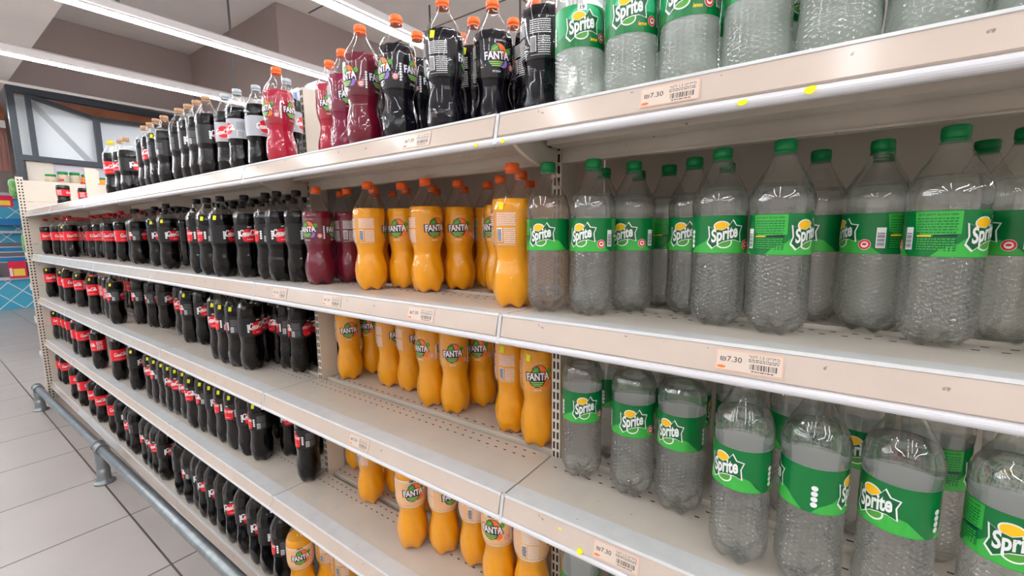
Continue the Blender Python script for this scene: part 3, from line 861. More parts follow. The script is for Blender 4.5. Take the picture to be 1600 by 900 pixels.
('CZ',3,-1.4200,0.2900,1.52,0,'r'),
('CZ',3,-1.2500,0.2900,4.89,0,'r'),
('CZ',3,-1.1500,0.2900,0.29,0,'r'),
('FO',3,-0.9800,0.4000,3.60,0,'r'),
('FO',3,-0.7540,0.4000,0.58,0,'r'),
('FO',3,-0.6560,0.4000,2.21,0,'r'),
('FO',3,-0.5580,0.4000,3.84,0,'r'),
('FO',3,-0.4600,0.4000,5.46,0,'r'),
('FO',3,-0.2340,0.4000,2.39,0,'r'),
('FO',3,-0.1360,0.4000,3.99,0,'r'),
('S',3,0.1000,0.2700,1.60,0,'r'),
('S',3,0.1940,0.2700,3.11,0,'r'),
('S',3,0.2880,0.2700,4.62,0,'r'),
('S',3,0.3820,0.2700,6.13,0,'r'),
('S',3,0.4760,0.2700,1.35,0,'r'),
('S',3,0.5700,0.2700,2.85,0,'r'),
('S',3,0.6640,0.2700,4.35,0,'r'),
('S',3,0.7580,0.2700,5.86,0,'r'),
('S',3,0.8520,0.2700,1.09,0,'r'),
('CR',4,-4.8000,0.2500,1.23,0,'r'),
('CR',4,-4.6700,0.2500,3.45,0,'r'),
('CR',4,-4.5400,0.2500,5.66,0,'r'),
('CR',4,-4.4100,0.2500,1.59,0,'r'),
('CR',4,-4.2800,0.2500,3.80,0,'r'),
('CR',4,-4.1500,0.2500,6.01,0,'r'),
('CR',4,-3.8900,0.2500,4.15,0,'r'),
('CR',4,-3.7600,0.2500,0.08,0,'r'),
('CR',4,-3.6300,0.2500,2.29,0,'r'),
('CR',4,-3.5000,0.2500,4.50,0,'r'),
('CR',4,-3.3700,0.2500,0.42,0,'r'),
('CR',4,-3.2400,0.2500,2.63,0,'r'),
('CR',4,-3.1100,0.2500,4.84,0,'r'),
('CZ',4,-2.8500,0.2500,2.97,0,'r'),
('CZ',4,-2.7200,0.2500,5.18,0,'r'),
('CZ',4,-2.5900,0.2500,1.10,0,'r'),
('CZ',4,-2.4600,0.2500,3.31,0,'r'),
('CZ',4,-2.3300,0.2500,5.51,0,'r'),
('CZ',4,-2.2000,0.2500,1.43,0,'r'),
('CZ',4,-2.0700,0.2500,3.63,0,'r'),
('CZ',4,-1.9100,0.2500,5.83,0,'r'),
('CZ',4,-1.8100,0.2500,1.75,0,'r'),
('CZ',4,-1.6800,0.2500,3.94,0,'r'),
('CZ',4,-1.5500,0.2500,6.14,0,'r'),
('CZ',4,-1.4200,0.2500,2.05,0,'r'),
('CZ',4,-1.3200,0.2500,4.24,0,'r'),
('CZ',4,-1.1600,0.2500,0.14,0,'r'),
('FO',4,-0.8000,0.3400,6.12,0,'r'),
('FO',4,-0.6000,0.3400,3.17,0,'r'),
('FO',4,-0.4700,0.3400,4.81,0,'r'),
('FO',4,-0.3700,0.3400,0.18,0,'r'),
('FO',4,-0.2700,0.3400,1.82,0,'r'),
('FO',4,-0.1700,0.3400,3.46,0,'r'),
('FO',4,-0.0700,0.3400,5.09,0,'r'),
('CR',5,-4.8000,0.2000,1.24,0,'r'),
('CR',5,-4.6700,0.2000,3.46,0,'r'),
('CR',5,-4.5400,0.2000,5.67,0,'r'),
('CR',5,-4.4100,0.2000,1.60,0,'r'),
('CR',5,-4.2800,0.2000,3.81,0,'r'),
('CR',5,-4.1500,0.2000,6.02,0,'r'),
('CR',5,-3.8900,0.2000,4.16,0,'r'),
('CR',5,-3.7600,0.2000,0.09,0,'r'),
('CR',5,-3.6300,0.2000,2.30,0,'r'),
('CR',5,-3.5000,0.2000,4.51,0,'r'),
('CZ',5,-3.3700,0.2000,0.44,0,'r'),
('CZ',5,-3.2400,0.2000,2.65,0,'r'),
('CZ',5,-3.1100,0.2000,4.85,0,'r'),
('CZ',5,-2.8500,0.2000,2.99,0,'r'),
('CZ',5,-2.7200,0.2000,5.19,0,'r'),
('CZ',5,-2.5900,0.2000,1.12,0,'r'),
('CZ',5,-2.4600,0.2000,3.32,0,'r'),
('CZ',5,-2.3300,0.2000,5.53,0,'r'),
('CZ',5,-2.2000,0.2000,1.45,0,'r'),
('CZ',5,-2.0700,0.2000,3.65,0,'r'),
('CZ',5,-1.9100,0.2000,5.85,0,'r'),
('CZ',5,-1.8100,0.2000,1.77,0,'r'),
('CZ',5,-1.6800,0.2000,3.96,0,'r'),
('CZ',5,-1.5500,0.2000,6.16,0,'r'),
('CZ',5,-1.4200,0.2000,2.07,0,'r'),
('FB',1,-0.2400,0.3300,2.83,0,'r')]

# ------------------------------------------------------------------ bottles
K_R = {'C': .0415, 'F': .0445, 'S': .0435, 'B': .0445}
PROF = {
 'C': (.300, .232, [(0, .68), (.004, .78), (.012, .89), (.028, .97), (.05, 1.0), (.066, .985), (.088, .92), (.105, .895), (.118, .93), (.126, .965), (.19, .97), (.2, .99), (.215, .985), (.228, .93), (.24, .80), (.254, .60), (.268, .43), (.277, .345), (.284, .33)]),
 'F': (.302, .2275, [(0, .70), (.004, .80), (.013, .90), (.034, .985), (.053, 1.0), (.072, .955), (.09, .86), (.106, .80), (.12, .84), (.136, .95), (.15, .99), (.165, 1.0), (.205, 1.0), (.22, .975), (.232, .88), (.244, .73), (.256, .56), (.268, .41), (.278, .33), (.286, .32)]),
 'S': (.293, .2285, [(0, .58), (.004, .70), (.014, .90), (.03, 1.0), (.045, .995), (.06, .965), (.116, .965), (.121, .955), (.184, .955), (.19, .985), (.2, 1.0), (.21, .985), (.222, .90), (.236, .74), (.25, .56), (.262, .42), (.27, .34), (.278, .33)]),
 'B': (.293, .2285, [(0, .58), (.004, .70), (.014, .90), (.03, 1.0), (.045, .995), (.06, .965), (.092, .965), (.097, .955), (.166, .955), (.172, .985), (.2, 1.0), (.21, .985), (.222, .90), (.236, .74), (.25, .56), (.262, .42), (.27, .34), (.278, .33)]),
}
def body_fn(kind, R, grow=0.0, flutes=True):
    def fn(t, z, r):
        zz = z
        lift = max(0.0, 1 - z / .03)                        # five feet
        wv = .5 - .5 * math.cos(5 * t)
        zz = z + .008 * lift * wv * (.3 + .7 * min(1, r / (.6 * R)))
        rr = r * (1 - .07 * lift * wv)
        if flutes:
            if kind == 'C':
                if .195 < z < .262: rr *= 1 + .030 * math.sin(12 * t) * math.sin(PI * (z - .195) / .067)
                if .03 < z < .08: rr *= 1 + .022 * math.sin(8 * t + 120 * z) * math.sin(PI * (z - .03) / .05)
            elif kind == 'F':
                if .205 < z < .262: rr *= 1 + .032 * math.sin(10 * t) * math.sin(PI * (z - .205) / .057)
                if .03 < z < .1: rr *= 1 + .024 * math.sin(9 * t + 70 * z) * math.sin(PI * (z - .03) / .07)
            else:
                if .19 < z < .26: rr *= 1 + .012 * math.cos(10 * t) * math.sin(PI * (z - .19) / .07)
                if .055 < z < (.114 if kind == 'S' else .09): rr *= 1 + .008 * math.sin(14 * t)
        return rr + grow, zz
    return fn
SHELLS = {}
def shell_mesh(kind):
    if kind in SHELLS: return SHELLS[kind]
    H, LV, tab = PROF[kind]; R = K_R[kind]; top = H - .021
    zs = sorted(set([0, .002, .004, .008, .013, .02, .027] + [round(.034 + i * (top - .034) / 40, 5) for i in range(41)]))
    prof = [(z, interp(tab, z) * R) for z in zs]; fn = body_fn(kind, R)
    bm = bmesh.new(); rings = lathe(bm, prof, 60, fn)
    c = bm.verts.new((0, 0, .006))
    for i in range(60): bm.faces.new((rings[0][(i + 1) % 60], rings[0][i], c)).smooth = True
    # neck ring and mouth
    lathe(bm, [(H - .0235, .0125), (H - .0225, .0158), (H - .0208, .0158), (H - .0198, .0125), (H - .004, .0120)], 32)
    a = to_obj('clear_shell', bm, M_petb if kind in 'SB' else M_pet)
    prof = [(max(z, .0005), r) for z, r in prof if z <= LV]; prof.append((LV, interp(tab, LV) * R))
    bm = bmesh.new(); fn2 = body_fn(kind, R, -.0007); rings = lathe(bm, prof, 60, fn2)
    c = bm.verts.new((0, 0, .0068)); n = 60
    for i in range(n): bm.faces.new((rings[0][(i + 1) % n], rings[0][i], c)).smooth = True
    bm.faces.new(rings[-1])
    b = to_obj('liquid', bm, M_cola)
    SHELLS[kind] = (a.data, b.data); bpy.data.objects.remove(a); bpy.data.objects.remove(b)
    return SHELLS[kind]
def cap_mesh(m, H):
    bm = bmesh.new(); z1 = H
    def fn(t, z, r): return (r * (1 + (.014 * math.cos(30 * t) if z1 - .0155 < z < z1 - .002 else 0)), z)
    lathe(bm, [(z1 - .0205, .0143), (z1 - .0165, .0143), (z1 - .0162, .0136), (z1 - .0152, .0136), (z1 - .015, .0148), (z1 - .008, .0147), (z1 - .0022, .0145), (z1 - .0006, .0135), (z1, .011)], 60, fn, cap_top=True, cap_bottom=True)
    o = to_obj('cap', bm, m, smooth=False); me = o.data; bpy.data.objects.remove(o); return me
def band(bm, mi, kind, z0, z1, off=.0005, n=72):
    tab = PROF[kind][2]; R = K_R[kind]
    lathe(bm, [(z, interp(tab, z) * R + off) for z in [z0 + (z1 - z0) * i / 6 for i in range(7)]], n, None, mi)
def wrap(kind, zc, a0=0.0, off=.0005):
    tab = PROF[kind][2]; R = K_R[kind]
    def place(u, v, layer):
        z = zc + v; r = interp(tab, z) * R + off + .00022 * layer; t = u / R + a0
        return (r * math.sin(t), -r * math.cos(t), z)
    return place
D = math.radians
def build_label(key):
    fam = {'C': 'C', 'F': 'F', 'S': 'S'}[key[0]] if key != 'SB' else 'B'
    R = K_R[fam]; bm = bmesh.new(); arts = []
    def art(ang, z): a = Art(); arts.append((a, D(ang), z)); return a
    def pills(ang, z, m=I_w, n=4):
        a = art(ang, z)
        for i in range(n): a.ell(0, (i - (n - 1) / 2) * .0075, .0042, .0035, m, 2)
    def barcode(ang, z, wd=.014, h=.024):
        a = art(ang, z); a.rect(-wd / 2, wd / 2, -h / 2, h / 2, I_w, 2)
        for i in range(11): a.rect(-wd / 2 + .0012, wd / 2 - .0012, -h / 2 + .002 + i * .0019, -h / 2 + .002 + i * .0019 + (.0011 if i % 3 else .0006), I_nv, 3)
    if key in ('CZ', 'CG'):
        band_m, z0, z1 = I_bk, .125, .192
        for ang in (0, 140):
            a = art(ang, .158)
            a.poly([(-.024, .004), (.024, .004), (.0255, -.008), (.023, -.023), (.013, -.027), (-.013, -.027), (-.023, -.023), (-.0255, -.008)], I_r, 1)
            a.ell(0, .004, .024, .015, I_r, 1, 0, 180, 20)
            if ang == 0: script_cola(a, 0, .004, .066, I_w, 2, .125)
            else: a.text(heb('קוקה קולה'), 0, .004, .013, I_w, 2, .03, .25, width=.054, rot=.06)
            a.text('zero', 0, .0255, .0045, I_w, 2, .03, width=.014)
            a.rect(-.010, .010, -.0195, -.0180, I_w, 2)
        for ang in (70, 225):
            a = art(ang, .157); a.rect(-.017, .017, -.026, .024, I_bk, 1)
            microtext(a, -.016, .016, -.002, .023, I_gy, 7, 2, 3); microtext(a, -.003, .016, -.025, -.004, I_gy, 6, 2, 5)
            a.rect(-.0165, -.0045, -.025, -.005, I_w, 2)
            for i in range(8): a.rect(-.0155, -.0055, -.0242 + i * .0023, -.0242 + i * .0023 + .0012, I_bk, 3)
        pills(-50, .155); pills(187, .155)
    elif key in ('CR', 'CY'):
        band_m, z0, z1 = I_r, .120, .186
        for ang, hb in ((0, 0), (180, 1)):
            a = art(ang, .154)
            if hb: a.text(heb('קוקה קולה'), 0, .002, .013, I_w, 2, .03, .25, width=.05, rot=.06)
            else: script_cola(a, 0, .003, .062, I_w, 2, .115)
            a.rect(-.03, .03, -.024, -.0232, I_w, 2)
        for ang in (75, 255):
            a = art(ang, .154); microtext(a, -.016, .016, .004, .026, I_w, 6, 2, 4); a.rect(-.014, .0, -.026, .0, I_w, 2)
            for i in range(9): a.rect(-.0125, -.0015, -.0248 + i * .0027, -.0248 + i * .0027 + .0014, I_bk, 3)
            microtext(a, .003, .017, -.026, .0, I_w, 6, 2, 8)
    elif key == 'CD':
        band_m, z0, z1 = I_sv, .125, .192
        for ang in (0, 130):
            a = art(ang, .158); a.ell(0, 0, .0215, .021, I_r, 1); script_cola(a, 0, .001, .056, I_w, 2, .13)
            a.rect(-.012, .012, -.027, -.0255, I_r, 2)
        a = art(65, .157); microtext(a, -.013, .013, -.002, .024, I_gy, 7, 2, 3); a.rect(-.012, .012, -.026, -.005, I_w, 2)
        for i in range(9): a.rect(-.010, .010, -.0252 + i * .0022, -.0252 + i * .0022 + .0011, I_bk, 3)
        a = art(230, .157); microtext(a, -.014, .014, -.024, .024, I_gy, 12, 2, 9)
    elif key[0] == 'F':
        zero = key == 'FZ'; z0, z1 = (.128, .206); band_m = I_peach if zero else M_film
        dark = key in ('FB',)
        for ang in (0, 110):
            a = art(ang, .171); big = 1.17
            a.ell(.004, .0065, .0165, .0165, I_nv, 1); a.ell(.004, .0065, .0153, .0153, I_or, 2)
            if key in ('FB', 'FP'): a.ell(.013, -.012, .0085, .0085, I_vio, 2)
            else: a.ell(.0145, -.0125, .0095, .0075, I_or, 2)
            a.ell(-.001, -.0075, .0165, .0135, I_nv, 3)
            a.poly([(-.0125, .0075), (-.0105, .0165), (-.0035, .0215), (.0035, .0185), (.0065, .0095), (-.002, .007)], I_nv, 3)
            a.poly([(-.0105, .0085), (-.0088, .0155), (-.0035, .0198), (.0022, .0172), (.0045, .0095), (-.002, .008)], I_leaf, 4)
            a.poly([(-.0098, .0085), (.0018, .0165), (.0022, .0160), (-.0088, .0078)], I_lime, 5)
            a.ell(.0235, .0105, .0052, .0052, I_leaf, 2)
            for i, hw in enumerate((.0135, .0115, .0085)): a.rect(-hw - .001, hw - .001, -.0118 - i * .0034, -.0098 - i * .0034, I_lime, 4)
            a.text('FANTA', .001, .0005, .0178, I_nv, 5, .075, .0, width=.0520, rot=.05)
            a.text('FANTA', .001, .0005, .0145, I_w, 6, .032, .0, width=.0470, rot=.05)
            a.items = [([(u * big, v * big) for u, v in vs], f, mi_, ly) for vs, f, mi_, ly in a.items]
            if zero:
                a.text('zero', 0, .0325, .006, I_nv, 2, .03, width=.02); a.rect(-.026, .026, .0275, .0285, I_w, 2)
            else:
                a.text(heb('תפוזים') if key == 'FO' else heb('ענבים') if key in ('FB', 'FP') else heb('אקזוטי'), 0, -.0315, .0035, I_w, 2, .01, width=.018)
                a.rect(-.004, .022, .0315, .032, I_w, 2)
        a = art(50, .152); a.ell(0, 0, .0068, .0068, I_w, 2); a.ell(0, 0, .0062, .0062, I_r, 3); a.ell(0, 0, .0042, .0042, I_w, 4); a.ell(0, 0, .0026, .0016, I_r, 5)
        a = art(66, .163)
        for i in range(7): a.ell(0, -.018 + i * .0058, .0028, .0024, I_w, 2)
        for ang in (-95, 195):
            a = art(ang, .166); microtext(a, -.021, .021, .006, .033, I_w, 7, 2, 6); microtext(a, -.004, .021, -.03, .002, I_w, 8, 2, 7)
            a.rect(-.0205, -.0075, -.026, .002, I_w, 2)
            for i in range(10): a.rect(-.0192, -.0088, -.0248 + i * .0025, -.0248 + i * .0025 + .0015, I_nv, 3)
            a.rect(-.021, .021, -.0325, -.0318, I_w, 2)
        if zero:
            a = art(0, .165); n = 40
            for zz in (.0385, -.0355): a.rect(-PI * R, PI * R, zz - .0012, zz + .0012, I_w, 1)
    else:
        if key == 'S': z0, z1, zc, k1 = .1225, .183, .1525, 1.0
        else: z0, z1, zc, k1 = .098, .165, .1315, 1.08
        band_m = I_dg if key == 'S' else I_eg
        hh = (z1 - z0) / 2
        for ang in (0, 190):
            a = art(ang, zc); sc = .000122 * k1
            P = lambda x, y: ((x - 440) * sc * 1.06, (372 - y) * sc)
            if key == 'S':
                a.poly([(-.026, -hh + .0008), (.058, -hh + .0008), (.05, -hh + .005), (.036, -.011), (.028, -.009), (.012, -.004), (-.012, .0), (-.026, -.006)], I_lg, 1)
                a.poly([(-.06, -hh + .0008), (-.026, -hh + .0008), (-.026, -.006), (-.032, -.012), (-.05, -.02)], I_lg, 1)
            else:
                a.ell(.01, .006, .036, .026, I_mint, 1, -20, 200); a.poly([(-.06, -hh), (.06, -hh), (.06, -.02), (.03, -.008), (-.03, -.01), (-.06, -.02)], I_dg, 1)
            a.ell(*P(400, 262), .0125, .0085, I_w, 2); a.ell(*P(400, 262), .0108, .0068, I_ye, 3)
            a.ell(*P(430, 470), .0128, .0098, I_w, 2); a.ell(*P(430, 470), .0108, .0078, I_leaf, 3)
            star = [P(*q) for q in [(238, 258), (310, 296), (400, 312), (472, 268), (533, 172), (580, 246), (664, 258), (632, 345), (648, 474), (560, 444), (480, 452), (400, 476), (290, 560), (228, 488), (254, 400)]]
            a.poly(star, I_w, 4); sx_, sy_ = sum(q[0] for q in star) / len(star), sum(q[1] for q in star) / len(star)
            a.poly([(sx_ + (u - sx_) * .925, sy_ + (v - sy_) * .90) for u, v in star], I_pg, 5)
            a.text('Sprite', *P(436, 380), .0268 * k1, I_w, 6, .032, .34, width=.0425 * k1, rot=.24)
            if key == 'SB': a.text('lemon', .022, -.021, .006, I_ye, 2, .03, .2, width=.014); a.rect(-.008, .008, hh - .0105, hh - .0005, I_w, 2); a.text('19', 0, hh - .0055, .007, I_nv, 3, .02)
        a = art(50, zc - .016); a.ell(0, 0, .0078, .0078, I_w, 4); a.ell(0, 0, .0072, .0072, I_r, 5); a.ell(0, 0, .0046, .0046, I_w, 6); a.ell(0, .0004, .003, .0018, I_r, 7)
        barcode(75, zc - .006, .0115, .03)
        a = art(115, zc); L = D(115); q = hh - .001
        a.poly([(-.024, q), (.026, q), (.026, .0), (.016, -.0), (-.012, -.003), (-.021, .004)], I_lg, 1)
        a.rect(-.021, .022, -.022, -.002, I_pg, 1)
        a.text(heb('מוגז בטעם לימון-ליים'), .001, q - .0045, .0035, I_bk, 2, .012, width=.04)
        microtext(a, -.02, .022, .0, .0215, I_dg, 6, 2, 11); a.rect(-.019, -.003, -.0035, -.0015, I_ye, 3); a.rect(-.001, .022, -.003, -.001, I_nv, 3)
        microtext(a, -.019, .021, -.0215, -.005, I_lg, 5, 2, 12)
        pills(-75, zc - .007)
    mats = [band_m]
    band(bm, 0, fam, z0, z1)
    if fam in 'SB':                                          # white inner face of the paper sleeve
        mats.append(I_w); band(bm, 1, fam, z0, z1, .0002)
    for a, ang, z in arts:
        remap = {}
        for i, m in enumerate(a.mats):
            if m not in mats: mats.append(m)
            remap[i] = mats.index(m)
        a.items = [(v, f, remap[mi], ly) for v, f, mi, ly in a.items]
        a.build(bm, wrap(fam, z, ang))
    o = to_obj('label', bm, mats); me = o.data; bpy.data.objects.remove(o)
    return me
LOOK = {'CZ': ('cola_bottle', 'black-labelled cola bottle', M_cola, C_bk, 'C'), 'CR': ('cola_bottle', 'red-labelled cola bottle', M_cola, C_rd, 'C'), 'CG': ('cola_bottle', 'tan-capped cola bottle', M_cola, C_tan, 'C'),
        'CD': ('cola_bottle', 'silver-labelled cola bottle', M_cola, C_sv, 'C'), 'CY': ('cola_bottle', 'yellow-capped cola bottle', M_cola, C_ye, 'C'),
        'FO': ('orange_soda_bottle', 'orange soda bottle', M_orange, C_or, 'F'), 'FZ': ('orange_soda_bottle', 'banded orange soda bottle', M_orange, C_or, 'F'), 'FR': ('red_soda_bottle', 'bright red soda bottle', M_red, C_or, 'F'),
        'FM': ('red_soda_bottle', 'magenta soda bottle', M_mag, C_or, 'F'), 'FP': ('red_soda_bottle', 'dark red soda bottle', M_pur, C_or, 'F'), 'FB': ('grape_soda_bottle', 'black grape soda bottle', M_grape, C_or, 'F'),
        'S': ('lemon_soda_bottle', 'clear lemon soda bottle', M_lemon, C_gr, 'S'), 'SB': ('lemon_soda_bottle', 'wide-labelled lemon soda bottle', M_lemonb, C_gr, 'B')}
ANCHOR = {'C': 'cream end panel', 'F': 'cola bottles', 'S': 'orange sodas'}
LIQ = {}
def liquid_mesh(kind):
    if kind not in LIQ:
        me = shell_mesh(LOOK[kind][4])[1].copy(); me.materials.clear(); me.materials.append(LOOK[kind][2]); LIQ[kind] = me
    return LIQ[kind]
def part(name, me, parent):
    o = bpy.data.objects.new(name, me); COL.objects.link(o); o.parent = parent; return o
def sticker_mesh(fam):
    bm = bmesh.new(); a = Art(); a.mi(M_stick); z = .219 if fam != 'F' else .213
    a.poly([(-.0065, -.0075), (.0045, -.0085), (.0065, .006), (-.005, .0085)], M_stick, 2)
    a.build(bm, wrap(fam, z, 0, .0012), .002)
    o = to_obj('sticker', bm, M_stick); me = o.data; bpy.data.objects.remove(o); return me
STK = {f: sticker_mesh(f) for f in 'CFSB'}
def make_bottle(k):
    name, _, liq, capm, fam = LOOK[k]
    root = empty(name); part('clear_shell', shell_mesh(fam)[0], root); part('liquid', liquid_mesh(k), root)
    part('label', build_label(k), root); part('cap', cap_mesh(capm, PROF[fam][0]), root)
    return root
def copy_tree(o):
    c = o.copy(); COL.objects.link(c)
    for ch in o.children:
        d = ch.copy(); COL.objects.link(d); d.parent = c
    return c
BASE = {}
TALL = {1: 1.0, 2: 1.0, 3: 1.09, 4: 1.07, 5: 1.05}      # fuller litre sizes stand on the lower shelves
count = {}
order = sorted(range(len(BOTTLES)), key=lambda i: (BOTTLES[i][1], BOTTLES[i][6], BOTTLES[i][2]))
for k in LOOK: BASE[k] = None
for i in order:
    k, s, x, y, r, st, row = BOTTLES[i]
    if BASE[k] is None: o = BASE[k] = make_bottle(k)
    else: o = copy_tree(BASE[k])
    # the sticker is a part of its own; a prototype never carries one
    o.location = (x, y, ZS[s] + .0012 if (s in (2, 3, 4) and y < .1) else ZS[s] + .0004); o.rotation_euler = (0, 0, r); o.scale = (1, 1, TALL[s])
    key = (k, s, row); count[key] = n = count.get(key, 0) + 1
    look = LOOK[k][1]; extra = ' with yellow sticker' if st else ''
    where = 'front row' if row == 'f' else 'rear rows'
    lab = '%s%s, %s from the %s, %s, %s shelf' % (look, extra, ordinal(n), ANCHOR[k[0]], where, SHELF[s])
    tag(o, lab, 'bottle', '%ss on the %s shelf' % (look, SHELF[s]))
    BOTTLES[i] = BOTTLES[i] + (o,)
for i in order:
    k, s, x, y, r, st, row, o = BOTTLES[i]
    if st:
        q = part('sticker', STK[LOOK[k][4]], o)
        tocam = math.atan2(-.66 - y, .5 - x) + PI / 2
        q.rotation_euler = (0, 0, tocam - .55 - r)
        q['label'] = 'small yellow sticker'

# two small cola bottles left standing by the end panel
def small_bottle(x, y, rz, label):
    root = empty('small_cola_bottle', (x, y, ZS[1] + .0004), rz); tag(root, label, 'bottle', 'small red-labelled cola bottles by the end panel')
    src = BASE['CR']
    for ch in src.children:
        if ch.name.split('.')[0] == 'sticker': continue
        d = ch.copy(); COL.objects.link(d); d.parent = root; d.scale = (.94, .94, .70)
small_bottle(-4.20, .105, 2.6, 'small red-capped cola bottle on the top shelf, closer to the front edge')
small_bottle(-4.36, .25, 2.9, 'small red-capped cola bottle on the top shelf, set further back')

# ------------------------------------------------------------------ price tags and yellow scraps on the rails
def price_tag(xc, s, label, price='7.30'):
    a = Art(); W, Hh = .082, .030
    def rr(w, h, r): return [(sx * (w / 2 - r) + r * math.cos(t), sy * (h / 2 - r) + r * math.sin(t)) for sx, sy, t0 in ((1, 1, 0), (-1, 1, PI / 2), (-1, -1, PI), (1, -1, 1.5 * PI)) for t in [t0 + PI / 2 * i / 4 for i in range(5)]]
    a.poly(rr(W, Hh, .003), M_tag, 1); a.poly(rr(W - .002, Hh - .002, .0026), M_tagline, 2); a.poly(rr(W - .0032, Hh - .0032, .0022), M_tag, 3)
    a.text('\u20aa' + price, -.0215, .002, .0075, M_tagtxt, 4, .01, width=.027)
    a.text(heb('ליטר') + ' 1.5 ' + heb('ספרייט') if s != 4 else heb('ליטר') + ' 1.5', .018, .009, .0048, M_tagtxt, 4, .005, width=.036)
    microtext(a, .0, .036, .001, .0058, M_tagtxt, 2, 4, int(xc * 100) + s)
    bars(a, .002, .034, -.0085, -.001, M_tagtxt, 16, 4, 3); microtext(a, .004, .03, -.0125, -.0095, M_tagtxt, 1, 4, 9)
    a.ell(-.033, -.0095, .0055, .002, I_or, 4)
    bm = bmesh.new(); a.build(bm, lambda u, v, l: (u, -.00012 * l, v), cut=False)
    box(bm, -W / 2 + .003, W / 2 - .003, -.00006, .0004, -Hh / 2 + .002, Hh / 2 - .002, 0)
    o = to_obj('price_tag', bm, a.mats); o.location = (xc, -.0088, ZS[s] - .0185); o.rotation_euler = (math.atan2(.0095, .037) * -1, 0, 0)
    tag(o, label, 'price tag', 'price tags on the shelf rails'); return o
price_tag(.306, 1, 'orange-edged price tag on the topmost rail under the lemon sodas')
price_tag(-.209, 1, 'price tag on the topmost rail under the black grape sodas')
price_tag(.425, 2, 'orange-edged price tag on the second rail under the lemon sodas')
price_tag(-.216, 2, 'price tag on the second rail in the middle of the orange sodas')
price_tag(-.557, 2, 'price tag on the second rail under the dark red sodas')
price_tag(-.83, 2, 'faded price tag on the second rail just past the black-labelled colas')
price_tag(-.472, 3, 'price tag on the third rail below the orange sodas')
price_tag(.244, 3, 'orange-edged price tag on the third rail below the lemon sodas')
def scrap(x, y, z, w, h, label, seed):
    rnd = random.Random(seed); bm = bmesh.new(); pts = []
    for i in range(9):
        t = 2 * PI * i / 9; r = rnd.uniform(.7, 1.1); pts.append((w / 2 * r * math.cos(t), h / 2 * r * math.sin(t)))
    a = [bm.verts.new((px, -.0009, pz)) for px, pz in pts]; b = [bm.verts.new((px, -.0001, pz)) for px, pz in pts]
    bm.faces.new(a); bm.faces.new(b[::-1])
    for i in range(9): bm.faces.new((a[i], b[i], b[(i + 1) % 9], a[(i + 1) % 9]))
    bmesh.ops.recalc_face_normals(bm, faces=bm.faces[:])
    o = to_obj('sticker_scrap', bm, M_stick); o.location = (x, y, z); tag(o, label, 'sticker', 'yellow sticker scraps on the shelf rails')
scrap(.472, -.0136, 1.662, .015, .010, 'torn yellow sticker scrap on the topmost bumper under the lemon sodas', 1)
scrap(.400, -.0136, 1.660, .012, .009, 'small yellow sticker scrap on the topmost bumper below the orange-edged price tag', 2)
scrap(.655, -.0136, 1.6595, .022, .008, 'long yellow sticker scrap at the end of the topmost bumper', 3)
scrap(.018, -.0136, 1.6595, .011, .008, 'yellow sticker scrap on the topmost bumper by the joint under the grape sodas', 4)
scrap(-.044, -.0136, 1.6595, .010, .007, 'yellow sticker scrap on the topmost bumper just before the joint', 5)
scrap(.178, -.0120, .9300, .012, .018, 'folded yellow sticker scrap on the third rail beside a price tag', 6)
scrap(.135, -.0060, .9520, .008, .005, 'tiny yellow sticker scrap near the top of the third rail', 7)

# packs on the rear top shelf behind the second upright
M_blue = mat('blue_carton', (58, 132, 206), .4, .5); M_white = mat('white_wrap', (228, 230, 236), .3, .5, noise=.12, nscale=30, bump=.4); M_dark = mat('dark_carton', (38, 38, 44), .4, .5)
def carton(name, x, y, z, sx, sy, sz, m1, m2, label, cat):
    bm = bmesh.new(); box(bm, -sx / 2, sx / 2, -sy / 2, sy / 2, 0, sz)
    bmesh.ops.bevel(bm, geom=bm.edges[:], offset=.008, segments=2, affect='EDGES')
    box(bm, -sx / 2 + .03, sx / 2 - .006, -sy / 2 - .0012, -sy / 2 + .001, .012, sz - .02, 1)
    tag(to_obj(name, bm, [m1, m2], loc=(x, y, z)), label, cat)
carton('wrapped_pack', -1.31, .39, 1.7079, .17, .10, .20, M_white, M_dark, 'white and black wrapped pack on the top shelf behind the slotted upright', 'pack')
carton('blue_carton', -1.335, .39, 1.9085, .125, .10, .175, M_white, M_blue, 'blue and white carton on top of the wrapped pack behind the slotted upright', 'carton')
carton('film_pack', -1.175, .39, 1.7079, .095, .10, .375, M_white, M_white, 'tall white film-wrapped pack on the top shelf behind the slotted upright', 'pack')

# green-lidded jars on the end unit
M_jar = mat('jar_contents', (190, 176, 150), .2, .5, noise=.3, nscale=60); M_jaro = mat('orange_jar_contents', (226, 140, 50), .2, .5)
bm = bmesh.new(); box(bm, -5.32, -5.04, .12, .92, 1.945, 1.96); tag(to_obj('jar_tray', bm, M_pale), 'pale top tray carrying the green-lidded jars on the end unit', 'tray')
for i, (yy, m, hh, l) in enumerate(((.19, M_jar, .060, 'squat jar with dark green lid, closest to the slotted post'), (.268, M_jar, .085, 'second green-lidded jar from the slotted post'), (.346, M_jar, .085, 'third green-lidded jar from the slotted post'), (.424, M_jaro, .075, 'green-lidded jar of orange contents, just before the rear post'), (.53, M_jaro, .06, 'green-lidded jar of orange contents beyond the rear post'))):
    root = empty('jar', (-5.13, yy, 1.9604)); tag(root, l, 'jar', 'green-lidded jars on the end unit')
    bm = bmesh.new(); lathe(bm, [(0, .033), (.004, .037), (hh * .8, .037), (hh * .92, .032), (hh, .032)], 28, cap_bottom=True, cap_top=True); to_obj('glass_body', bm, m, root)
    bm = bmesh.new(); lathe(bm, [(hh * .93, .035), (hh * 1.2, .036), (hh * 1.23, .034)], 28, cap_bottom=True, cap_top=True); to_obj('lid', bm, C_gr, root)

